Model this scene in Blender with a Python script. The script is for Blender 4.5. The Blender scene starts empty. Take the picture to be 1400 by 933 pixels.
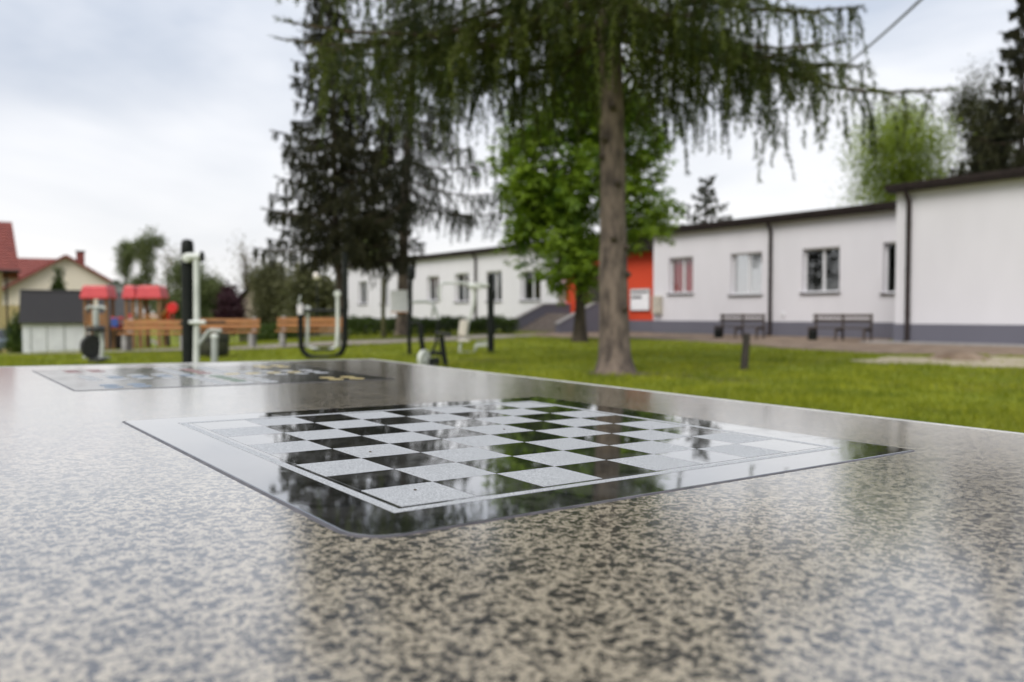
import bpy, math, random
import numpy as np
from mathutils import Vector, Matrix
random.seed(7); RNG = np.random.default_rng(11)
S = bpy.context.scene
COL = S.collection
R = math.radians

# ------------------------------------------------------------------ camera
F = 1140.0                       # focal length in photo pixels (1400 wide)
HZ = 430.0                       # horizon row
EYE = Vector((0, 0, 0.8675))
PITCH = math.atan((HZ - 466.5) / F)
cam = bpy.data.cameras.new('camera'); camo = bpy.data.objects.new('camera', cam); COL.objects.link(camo)
camo.location = EYE; camo.rotation_euler = (math.pi/2 + PITCH, 0, 0)
cam.sensor_width = 36; cam.lens = F/1400*36; cam.clip_start = .01; cam.clip_end = 2000
cam.dof.use_dof = True; cam.dof.focus_distance = .60; cam.dof.aperture_fstop = 7.8; cam.dof.aperture_blades = 0
S.camera = camo

# ------------------------------------------------------------------ sky, sun, exposure
SUN_EL, SUN_AZ = 46, 208         # degrees; azimuth measured from +Y clockwise
W = bpy.data.worlds.new('World'); S.world = W; W.use_nodes = True
nt = W.node_tree; N = nt.nodes; Lk = nt.links
bg = N['Background']; bg.inputs['Strength'].default_value = .1
sky = N.new('ShaderNodeTexSky'); sky.sky_type = 'NISHITA'; sky.sun_disc = False
sky.sun_elevation = R(SUN_EL); sky.sun_rotation = R(SUN_AZ); sky.dust_density = 3
tc = N.new('ShaderNodeTexCoord')
mp = N.new('ShaderNodeMapping'); mp.inputs['Scale'].default_value = (1.0, 1.0, 3.4); mp.inputs['Rotation'].default_value = (0.12, -.1, .5)
nz = N.new('ShaderNodeTexNoise'); nz.inputs['Scale'].default_value = 1.7; nz.inputs['Detail'].default_value = 5; nz.inputs['Roughness'].default_value = .48
nz.inputs['Distortion'].default_value = .35
rp = N.new('ShaderNodeValToRGB')
rp.color_ramp.elements[0].position = .38; rp.color_ramp.elements[0].color = (.44, .51, .63, 1)
rp.color_ramp.elements[1].position = .60; rp.color_ramp.elements[1].color = (.86, .88, .93, 1)
sep = N.new('ShaderNodeSeparateXYZ'); hr = N.new('ShaderNodeMapRange')
hr.inputs['From Min'].default_value = 0; hr.inputs['From Max'].default_value = .33; hr.inputs['To Min'].default_value = 1; hr.inputs['To Max'].default_value = 0
hmix = N.new('ShaderNodeMixRGB'); hmix.inputs[2].default_value = (.98, .95, .92, 1)
hm = N.new('ShaderNodeMath'); hm.operation = 'MULTIPLY'; hm.inputs[1].default_value = .75
sc_ = N.new('ShaderNodeMixRGB'); sc_.blend_type = 'MULTIPLY'; sc_.inputs[0].default_value = 1; CLOUD = 5.6
sc_.inputs[2].default_value = (CLOUD, CLOUD, CLOUD, 1)
cover = N.new('ShaderNodeMixRGB'); cover.inputs[0].default_value = .93
Lk.new(tc.outputs['Generated'], mp.inputs[0]); Lk.new(mp.outputs[0], nz.inputs['Vector']); Lk.new(nz.outputs['Fac'], rp.inputs[0])
Lk.new(tc.outputs['Generated'], sep.inputs[0]); Lk.new(sep.outputs['Z'], hr.inputs['Value']); Lk.new(hr.outputs[0], hm.inputs[0])
Lk.new(hm.outputs[0], hmix.inputs[0]); Lk.new(rp.outputs[0], hmix.inputs[1]); Lk.new(hmix.outputs[0], sc_.inputs[1])
Lk.new(sky.outputs[0], cover.inputs[1]); Lk.new(sc_.outputs[0], cover.inputs[2]); Lk.new(cover.outputs[0], bg.inputs['Color'])
sun = bpy.data.lights.new('sun', 'SUN'); sun.energy = 1.3; sun.angle = R(35); sun.color = (1, .96, .9)
suno = bpy.data.objects.new('sun', sun); COL.objects.link(suno)
sd = Vector((math.sin(R(SUN_AZ))*math.cos(R(SUN_EL)), math.cos(R(SUN_AZ))*math.cos(R(SUN_EL)), math.sin(R(SUN_EL))))
suno.rotation_euler = sd.to_track_quat('Z', 'Y').to_euler(); suno.location = (0, 0, 30)
S.view_settings.view_transform = 'Standard'; S.view_settings.look = 'None'; S.view_settings.gamma = 1
S.view_settings.exposure = 1.02; S.view_settings.use_curve_mapping = False
S.render.engine = 'CYCLES'; S.cycles.use_denoising = True; S.cycles.max_bounces = 8; S.cycles.transparent_max_bounces = 12

# ------------------------------------------------------------------ helpers
CP, SP = math.cos(PITCH), math.sin(PITCH)
def ray(px, py):
    a = (px-700)/F; b = -(py-466.5)/F
    return Vector((a, CP - SP*b, SP + CP*b))
def sm(t): t = max(0., min(1., t)); return t*t*(3-2*t)
def gz(x, y):                    # terrain height: the ground falls away towards the houses on the left
    return -sm((-x-5)/13) * min(max(0, y-15)*.042, 2.6)
def gp(px, py):
    D = ray(px, py); z = 0.
    for _ in range(30):
        t = (z-EYE.z)/D.z; p = EYE + D*t; z = .5*z + .5*gz(p.x, p.y)
    return Vector((p.x, p.y, gz(p.x, p.y)))
def at(px, py, Y):
    D = ray(px, py); return EYE + D*(Y/D.y)
def base(px, Y):                 # the ground below pixel column px at depth Y
    x = (px-700)/F*Y; return Vector((x, Y, gz(x, Y)))

class MB:
    def __init__(s): s.v = []; s.f = []
    def add(s, vs, fs):
        o = len(s.v); s.v += [tuple(v) for v in vs]; s.f += [tuple(i+o for i in f) for f in fs]; return s
    def box(s, c, d, rot=None):
        x, y, z = d[0]/2, d[1]/2, d[2]/2
        vs = [Vector((a*x, b*y, e*z)) for a in (-1, 1) for b in (-1, 1) for e in (-1, 1)]
        if rot is not None: vs = [rot @ v for v in vs]
        c = Vector(c)
        return s.add([v+c for v in vs], [(0,1,3,2),(4,6,7,5),(0,4,5,1),(2,3,7,6),(0,2,6,4),(1,5,7,3)])
    def bbox(s, a, b):
        return s.box([(a[i]+b[i])/2 for i in range(3)], [abs(b[i]-a[i]) for i in range(3)])
    def cbox(s, c, d, ch=.01, rot=None):   # box with chamfered vertical and top edges
        x, y, z = d[0]/2, d[1]/2, d[2]/2
        def ring(i, zz): 
            X, Y = x-i, y-i
            return [(-X+ch, -Y, zz), (X-ch, -Y, zz), (X, -Y+ch, zz), (X, Y-ch, zz), (X-ch, Y, zz), (-X+ch, Y, zz), (-X, Y-ch, zz), (-X, -Y+ch, zz)]
        vs = ring(ch, -z) + ring(0, -z+ch) + ring(0, z-ch) + ring(ch, z)
        fs = [tuple(reversed(range(8))), tuple(range(24, 32))]
        for r in range(3):
            for i in range(8): fs.append((r*8+i, r*8+(i+1) % 8, r*8+8+(i+1) % 8, r*8+8+i))
        vs = [Vector(v) for v in vs]
        if rot is not None: vs = [rot @ v for v in vs]
        c = Vector(c); return s.add([v+c for v in vs], fs)
    def tube(s, path, rad, n=8, cap=True, jit=0):
        path = [Vector(p) for p in path]; m = len(path)
        rad = rad if isinstance(rad, (list, tuple)) else [rad]*m
        t0 = (path[1]-path[0]).normalized(); u = t0.orthogonal().normalized(); vs = []
        for i, p in enumerate(path):
            t = (path[min(i+1, m-1)]-path[max(i-1, 0)]).normalized()
            u = (u - t*u.dot(t)).normalized(); w = t.cross(u)
            for k in range(n):
                a = 2*math.pi*k/n; r = rad[i]*(1+jit*(random.random()-.5))
                vs.append(p + (u*math.cos(a)+w*math.sin(a))*r)
        fs = [(i*n+k, i*n+(k+1) % n, i*n+n+(k+1) % n, i*n+n+k) for i in range(m-1) for k in range(n)]
        if cap: fs += [tuple(reversed(range(n))), tuple((m-1)*n+k for k in range(n))]
        return s.add(vs, fs)
    def lathe(s, prof, c=(0,0,0), n=16, rot=None):  # prof: (r, z) list
        c = Vector(c); vs = []
        for r, z in prof:
            for k in range(n):
                v = Vector((r*math.cos(2*math.pi*k/n), r*math.sin(2*math.pi*k/n), z))
                vs.append((rot @ v if rot is not None else v)+c)
        m = len(prof)
        fs = [(i*n+k, i*n+(k+1) % n, i*n+n+(k+1) % n, i*n+n+k) for i in range(m-1) for k in range(n)]
        fs += [tuple(reversed(range(n))), tuple((m-1)*n+k for k in range(n))]
        return s.add(vs, fs)
    def prism(s, poly, depth_vec):    # poly: 3d points in order, extruded
        d = Vector(depth_vec); n = len(poly); P = [Vector(p) for p in poly]
        return s.add(P + [p+d for p in P], [tuple(range(n)), tuple(reversed(range(n, 2*n)))] + [(i, i+n, (i+1) % n+n, (i+1) % n) for i in range(n)])
    def build(s, name, mat, parent=None, smooth=False, fix=True):
        me = bpy.data.meshes.new(name); me.from_pydata(s.v, [], s.f)
        if fix:
            import bmesh
            bm = bmesh.new(); bm.from_mesh(me); bmesh.ops.recalc_face_normals(bm, faces=bm.faces); bm.to_mesh(me); bm.free()
        me.materials.append(mat)
        if smooth:
            me.polygons.foreach_set('use_smooth', [True]*len(me.polygons))
            me.set_sharp_from_angle(angle=R(40))
        return link(name, me, parent)
def link(name, me, parent=None):
    o = bpy.data.objects.new(name, me); COL.objects.link(o); o.parent = parent; return o
def tag(o, label, cat, group=None):
    o['label'] = label; o['category'] = cat
    if group: o['group'] = group
    return o
def thing(name, label, cat, loc=(0,0,0), rz=0, group=None):
    o = bpy.data.objects.new(name, None); COL.objects.link(o); o.location = loc; o.rotation_euler = (0,0,rz); o.empty_display_size = .2
    return tag(o, label, cat, group)
def struct(o): o['kind'] = 'structure'; return o
def copy_tree(o, parent=None):
    c = o.copy(); COL.objects.link(c); c.parent = parent
    for ch in list(o.children): copy_tree(ch, c)
    return c
def npmesh(name, V, k, mat, parent=None, tone=None):   # V: (n*k,3) array of separate k-gons
    me = bpy.data.meshes.new(name); n = len(V)//k
    me.vertices.add(len(V)); me.vertices.foreach_set('co', np.asarray(V, np.float32).ravel())
    me.loops.add(n*k); me.loops.foreach_set('vertex_index', np.arange(n*k, dtype=np.int32))
    me.polygons.add(n); me.polygons.foreach_set('loop_start', np.arange(0, n*k, k, dtype=np.int32))
    me.update(calc_edges=True); me.materials.append(mat)
    at_ = me.attributes.new('tone', 'FLOAT', 'FACE'); at_.data.foreach_set('value', np.full(n, .5, np.float32) if tone is None else np.asarray(tone, np.float32))
    return link(name, me, parent)
def loc_fn(o, Y):                # photo pixel -> local point of an unrotated thing, in the plane at depth Y (+dy)
    L0 = Vector(o.location)
    return lambda px, py, dy=0: at(px, py, Y+dy) - L0
def arc(c, r, a0, a1, n, ax=(1,0,0), ay=(0,0,1)):
    c, ax, ay = Vector(c), Vector(ax), Vector(ay)
    return [c + (ax*math.cos(a0+(a1-a0)*i/n) + ay*math.sin(a0+(a1-a0)*i/n))*r for i in range(n+1)]

# ------------------------------------------------------------------ materials
def new(name):
    m = bpy.data.materials.new(name); m.use_nodes = True; n = m.node_tree.nodes; return m, n, m.node_tree.links, n['Principled BSDF']
def pm(name, c1, c2=None, scale=4., rough=.6, bump=0., bscale=None, detail=5, metallic=0., lo=.35, hi=.65, stretch=None, spec=.5, dist=0.):
    m, n, l, b = new(name)
    b.inputs['Base Color'].default_value = (*c1, 1); b.inputs['Roughness'].default_value = rough; b.inputs['Metallic'].default_value = metallic
    b.inputs['Specular IOR Level'].default_value = spec
    t = n.new('ShaderNodeTexCoord'); vec = t.outputs['Object']
    if stretch:
        mp = n.new('ShaderNodeMapping'); mp.inputs['Scale'].default_value = stretch; l.new(vec, mp.inputs[0]); vec = mp.outputs[0]
    if c2:
        z = n.new('ShaderNodeTexNoise'); z.inputs['Scale'].default_value = scale; z.inputs['Detail'].default_value = detail; z.inputs['Distortion'].default_value = dist
        r = n.new('ShaderNodeValToRGB'); r.color_ramp.elements[0].position = lo; r.color_ramp.elements[1].position = hi
        r.color_ramp.elements[0].color = (*c1, 1); r.color_ramp.elements[1].color = (*c2, 1)
        l.new(vec, z.inputs['Vector']); l.new(z.outputs['Fac'], r.inputs[0]); l.new(r.outputs[0], b.inputs['Base Color'])
    if bump:
        z2 = n.new('ShaderNodeTexNoise'); z2.inputs['Scale'].default_value = bscale or scale*4; z2.inputs['Detail'].default_value = 6
        bp = n.new('ShaderNodeBump'); bp.inputs['Strength'].default_value = bump; bp.inputs['Distance'].default_value = .02
        l.new(vec, z2.inputs['Vector']); l.new(z2.outputs['Fac'], bp.inputs['Height']); l.new(bp.outputs[0], b.inputs['Normal'])
    return m
def leafmat(name, dark, light, trans=.35, scale=.8, rough=.55):
    m, n, l, b = new(name)
    g = n.new('ShaderNodeNewGeometry'); t = n.new('ShaderNodeTexCoord')
    z = n.new('ShaderNodeTexNoise'); z.inputs['Scale'].default_value = scale; z.inputs['Detail'].default_value = 3
    a = n.new('ShaderNodeMath'); a.operation = 'MULTIPLY_ADD'; a.inputs[1].default_value = .3
    tn = n.new('ShaderNodeAttribute'); tn.attribute_name = 'tone'; a2 = n.new('ShaderNodeMath'); a2.operation = 'MULTIPLY_ADD'; a2.inputs[1].default_value = .6
    s = n.new('ShaderNodeMath'); s.operation = 'MULTIPLY_ADD'; s.inputs[1].default_value = 1.4; s.inputs[2].default_value = -.68
    r = n.new('ShaderNodeValToRGB'); r.color_ramp.elements[0].color = (*dark, 1); r.color_ramp.elements[1].color = (*light, 1)
    l.new(t.outputs['Object'], z.inputs['Vector']); l.new(z.outputs['Fac'], s.inputs[0]); l.new(g.outputs['Random Per Island'], a.inputs[0]); l.new(s.outputs[0], a.inputs[2])
    l.new(tn.outputs['Fac'], a2.inputs[0]); l.new(a.outputs[0], a2.inputs[2]); l.new(a2.outputs[0], r.inputs[0]); l.new(r.outputs[0], b.inputs['Base Color']); b.inputs['Roughness'].default_value = rough; b.inputs['Specular IOR Level'].default_value = .3
    tr = n.new('ShaderNodeBsdfTranslucent'); mx = n.new('ShaderNodeMixShader'); mx.inputs[0].default_value = trans
    l.new(r.outputs[0], tr.inputs['Color']); l.new(b.outputs[0], mx.inputs[1]); l.new(tr.outputs[0], mx.inputs[2]); l.new(mx.outputs[0], n['Material Output'].inputs['Surface'])
    return m
def glassmat(name, tint=(.95, .97, .97, 1), refl=.10):
    m, n, l, b = new(name); n.remove(b)
    tr = n.new('ShaderNodeBsdfTransparent'); tr.inputs[0].default_value = tint; g = n.new('ShaderNodeBsdfGlossy'); g.inputs['Roughness'].default_value = .01
    lw = n.new('ShaderNodeLayerWeight'); lw.inputs[0].default_value = .5; pw = n.new('ShaderNodeMath'); pw.operation = 'POWER'; pw.inputs[1].default_value = 4; l.new(lw.outputs['Facing'], pw.inputs[0])
    fr = n.new('ShaderNodeMapRange'); fr.inputs['To Min'].default_value = refl; fr.inputs['To Max'].default_value = 1; l.new(pw.outputs[0], fr.inputs['Value']); mx = n.new('ShaderNodeMixShader')
    l.new(fr.outputs[0], mx.inputs[0]); l.new(tr.outputs[0], mx.inputs[1]); l.new(g.outputs[0], mx.inputs[2]); l.new(mx.outputs[0], n['Material Output'].inputs['Surface'])
    return m

def terrazzo():
    m, n, l, b = new('terrazzo')
    t = n.new('ShaderNodeTexCoord')
    z = n.new('ShaderNodeTexNoise'); z.inputs['Scale'].default_value = 240; z.inputs['Detail'].default_value = 3; z.inputs['Roughness'].default_value = .55; z.inputs['Distortion'].default_value = .15
    z2 = n.new('ShaderNodeTexNoise'); z2.inputs['Scale'].default_value = 640; z2.inputs['Detail'].default_value = 2
    z3 = n.new('ShaderNodeTexNoise'); z3.inputs['Scale'].default_value = 9; z3.inputs['Detail'].default_value = 4
    wv = n.new('ShaderNodeMixRGB'); wv.blend_type = 'LINEAR_LIGHT'; wv.inputs[0].default_value = .004
    l.new(t.outputs['Object'], wv.inputs[1]); l.new(z.outputs['Color'], wv.inputs[2])
    prev = None
    for sc, amp, sp in ((200, .52, .0), (370, .58, .30), (760, .62, .45)):
        vo = n.new('ShaderNodeTexVoronoi'); vo.inputs['Scale'].default_value = sc; l.new(wv.outputs[0], vo.inputs['Vector'])
        sx = n.new('ShaderNodeSeparateColor'); l.new(vo.outputs['Color'], sx.inputs[0])
        rad = n.new('ShaderNodeMapRange'); rad.inputs['From Min'].default_value = sp; rad.inputs['To Min'].default_value = .0; rad.inputs['To Max'].default_value = amp; l.new(sx.outputs['Red'], rad.inputs['Value'])
        df = n.new('ShaderNodeMath'); df.operation = 'SUBTRACT'; l.new(vo.outputs['Distance'], df.inputs[0]); l.new(rad.outputs[0], df.inputs[1])
        if prev is None: prev = df
        else:
            mn = n.new('ShaderNodeMath'); mn.operation = 'MINIMUM'; l.new(prev.outputs[0], mn.inputs[0]); l.new(df.outputs[0], mn.inputs[1]); prev = mn
    a0 = n.new('ShaderNodeMath'); a0.operation = 'MULTIPLY_ADD'; a0.inputs[1].default_value = .9; l.new(z.outputs['Fac'], a0.inputs[0]); l.new(prev.outputs[0], a0.inputs[2])
    a = n.new('ShaderNodeMath'); a.operation = 'MULTIPLY_ADD'; a.inputs[1].default_value = .16
    r = n.new('ShaderNodeValToRGB'); e = r.color_ramp.elements
    e[0].position = .54; e[0].color = (.048, .045, .046, 1); e[1].position = .75; e[1].color = (.57, .495, .375, 1)
    k = r.color_ramp.elements.new(.60); k.color = (.16, .142, .122, 1)
    k = r.color_ramp.elements.new(.65); k.color = (.41, .355, .27, 1)
    mo = n.new('ShaderNodeMixRGB'); mo.blend_type = 'MULTIPLY'; mo.inputs[0].default_value = .35
    l.new(t.outputs['Object'], z.inputs['Vector']); l.new(t.outputs['Object'], z2.inputs['Vector']); l.new(t.outputs['Object'], z3.inputs['Vector'])
    l.new(z2.outputs['Fac'], a.inputs[0]); l.new(a0.outputs[0], a.inputs[2]); l.new(a.outputs[0], r.inputs[0])
    l.new(r.outputs[0], mo.inputs[1]); l.new(z3.outputs['Fac'], mo.inputs[2]); l.new(mo.outputs[0], b.inputs['Base Color'])
    rr = n.new('ShaderNodeMapRange'); rr.inputs['To Min'].default_value = .10; rr.inputs['To Max'].default_value = .24
    l.new(z3.outputs['Fac'], rr.inputs['Value']); l.new(rr.outputs[0], b.inputs['Roughness'])
    b.inputs['IOR'].default_value = 1.5; b.inputs['Coat Weight'].default_value = 1; b.inputs['Coat Roughness'].default_value = .14; b.inputs['Coat IOR'].default_value = 1.58
    bp = n.new('ShaderNodeBump'); bp.inputs['Strength'].default_value = .10; bp.inputs['Distance'].default_value = .0006
    l.new(a.outputs[0], bp.inputs['Height']); l.new(bp.outputs[0], b.inputs['Normal'])
    return m
def granite(name, c1, c2, rough0, rough1, scale, lo, hi, spec=.5, coat=False):
    m, n, l, b = new(name)
    t = n.new('ShaderNodeTexCoord'); g = n.new('ShaderNodeNewGeometry')
    z = n.new('ShaderNodeTexNoise'); z.inputs['Scale'].default_value = scale; z.inputs['Detail'].default_value = 3; z.inputs['Roughness'].default_value = .7
    r = n.new('ShaderNodeValToRGB'); r.color_ramp.elements[0].position = lo; r.color_ramp.elements[1].position = hi
    r.color_ramp.elements[0].color = (*c1, 1); r.color_ramp.elements[1].color = (*c2, 1)
    z2 = n.new('ShaderNodeTexNoise'); z2.inputs['Scale'].default_value = 26; z2.inputs['Detail'].default_value = 6; z2.inputs['Roughness'].default_value = .65
    mr = n.new('ShaderNodeMapRange'); mr.inputs['From Min'].default_value = .35; mr.inputs['From Max'].default_value = .75; mr.inputs['To Min'].default_value = rough0; mr.inputs['To Max'].default_value = rough1
    l.new(g.outputs['Position'], z.inputs['Vector']); l.new(g.outputs['Position'], z2.inputs['Vector']); l.new(z.outputs['Fac'], r.inputs[0]); l.new(r.outputs[0], b.inputs['Base Color'])
    l.new(z2.outputs['Fac'], mr.inputs['Value']); l.new(mr.outputs[0], b.inputs['Roughness'])
    if coat:
        z4 = n.new('ShaderNodeTexNoise'); z4.inputs['Scale'].default_value = 14; z4.inputs['Detail'].default_value = 9; z4.inputs['Roughness'].default_value = .7; z4.inputs['Distortion'].default_value = 1.2; l.new(g.outputs['Position'], z4.inputs['Vector'])
        m4 = n.new('ShaderNodeMapRange'); m4.inputs['From Min'].default_value = .42; m4.inputs['From Max'].default_value = .76; m4.inputs['To Max'].default_value = .30; l.new(z4.outputs['Fac'], m4.inputs['Value'])
        mx = n.new('ShaderNodeMixRGB'); mx.inputs[2].default_value = (.30, .29, .28, 1); l.new(m4.outputs[0], mx.inputs[0]); l.new(r.outputs[0], mx.inputs[1]); l.new(mx.outputs[0], b.inputs['Base Color'])
        m5 = n.new('ShaderNodeMapRange'); m5.inputs['From Min'].default_value = .5; m5.inputs['From Max'].default_value = .75; m5.inputs['To Min'].default_value = .02; m5.inputs['To Max'].default_value = .16; l.new(z4.outputs['Fac'], m5.inputs['Value']); l.new(m5.outputs[0], b.inputs['Coat Roughness']); b.inputs['Specular IOR Level'].default_value = spec
    if coat: b.inputs['IOR'].default_value = 1.65; b.inputs['Coat Weight'].default_value = 1; b.inputs['Coat IOR'].default_value = 1.75
    return m
def wallmat(name, col):
    m = pm(name, col, tuple(c*.94 for c in col), scale=1.3, rough=.9, bump=.15, bscale=90, lo=.3, hi=.75, detail=9, stretch=(1, 1, .35)); return m
def grassmat():
    m, n, l, b = new('turf')
    t = n.new('ShaderNodeTexCoord')
    z = n.new('ShaderNodeTexNoise'); z.inputs['Scale'].default_value = .55; z.inputs['Detail'].default_value = 6; z.inputs['Roughness'].default_value = .62
    r = n.new('ShaderNodeValToRGB'); e = r.color_ramp.elements
    e[0].position = .30; e[0].color = (.12, .095, .045, 1); k = e.new(.36); k.color = (.085, .110, .010, 1); e[1].position = .70; e[1].color = (.30, .33, .04, 1); k = e.new(.5); k.color = (.16, .195, .018, 1)
    z2 = n.new('ShaderNodeTexNoise'); z2.inputs['Scale'].default_value = 14; z2.inputs['Detail'].default_value = 6
    mo = n.new('ShaderNodeMixRGB'); mo.blend_type = 'OVERLAY'; mo.inputs[0].default_value = .7
    l.new(t.outputs['Object'], z.inputs['Vector']); l.new(t.outputs['Object'], z2.inputs['Vector']); l.new(z.outputs['Fac'], r.inputs[0])
    l.new(r.outputs[0], mo.inputs[1]); l.new(z2.outputs['Fac'], mo.inputs[2]); l.new(mo.outputs[0], b.inputs['Base Color']); b.inputs['Roughness'].default_value = .95
    b.inputs['Specular IOR Level'].default_value = .1
    return m

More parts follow.
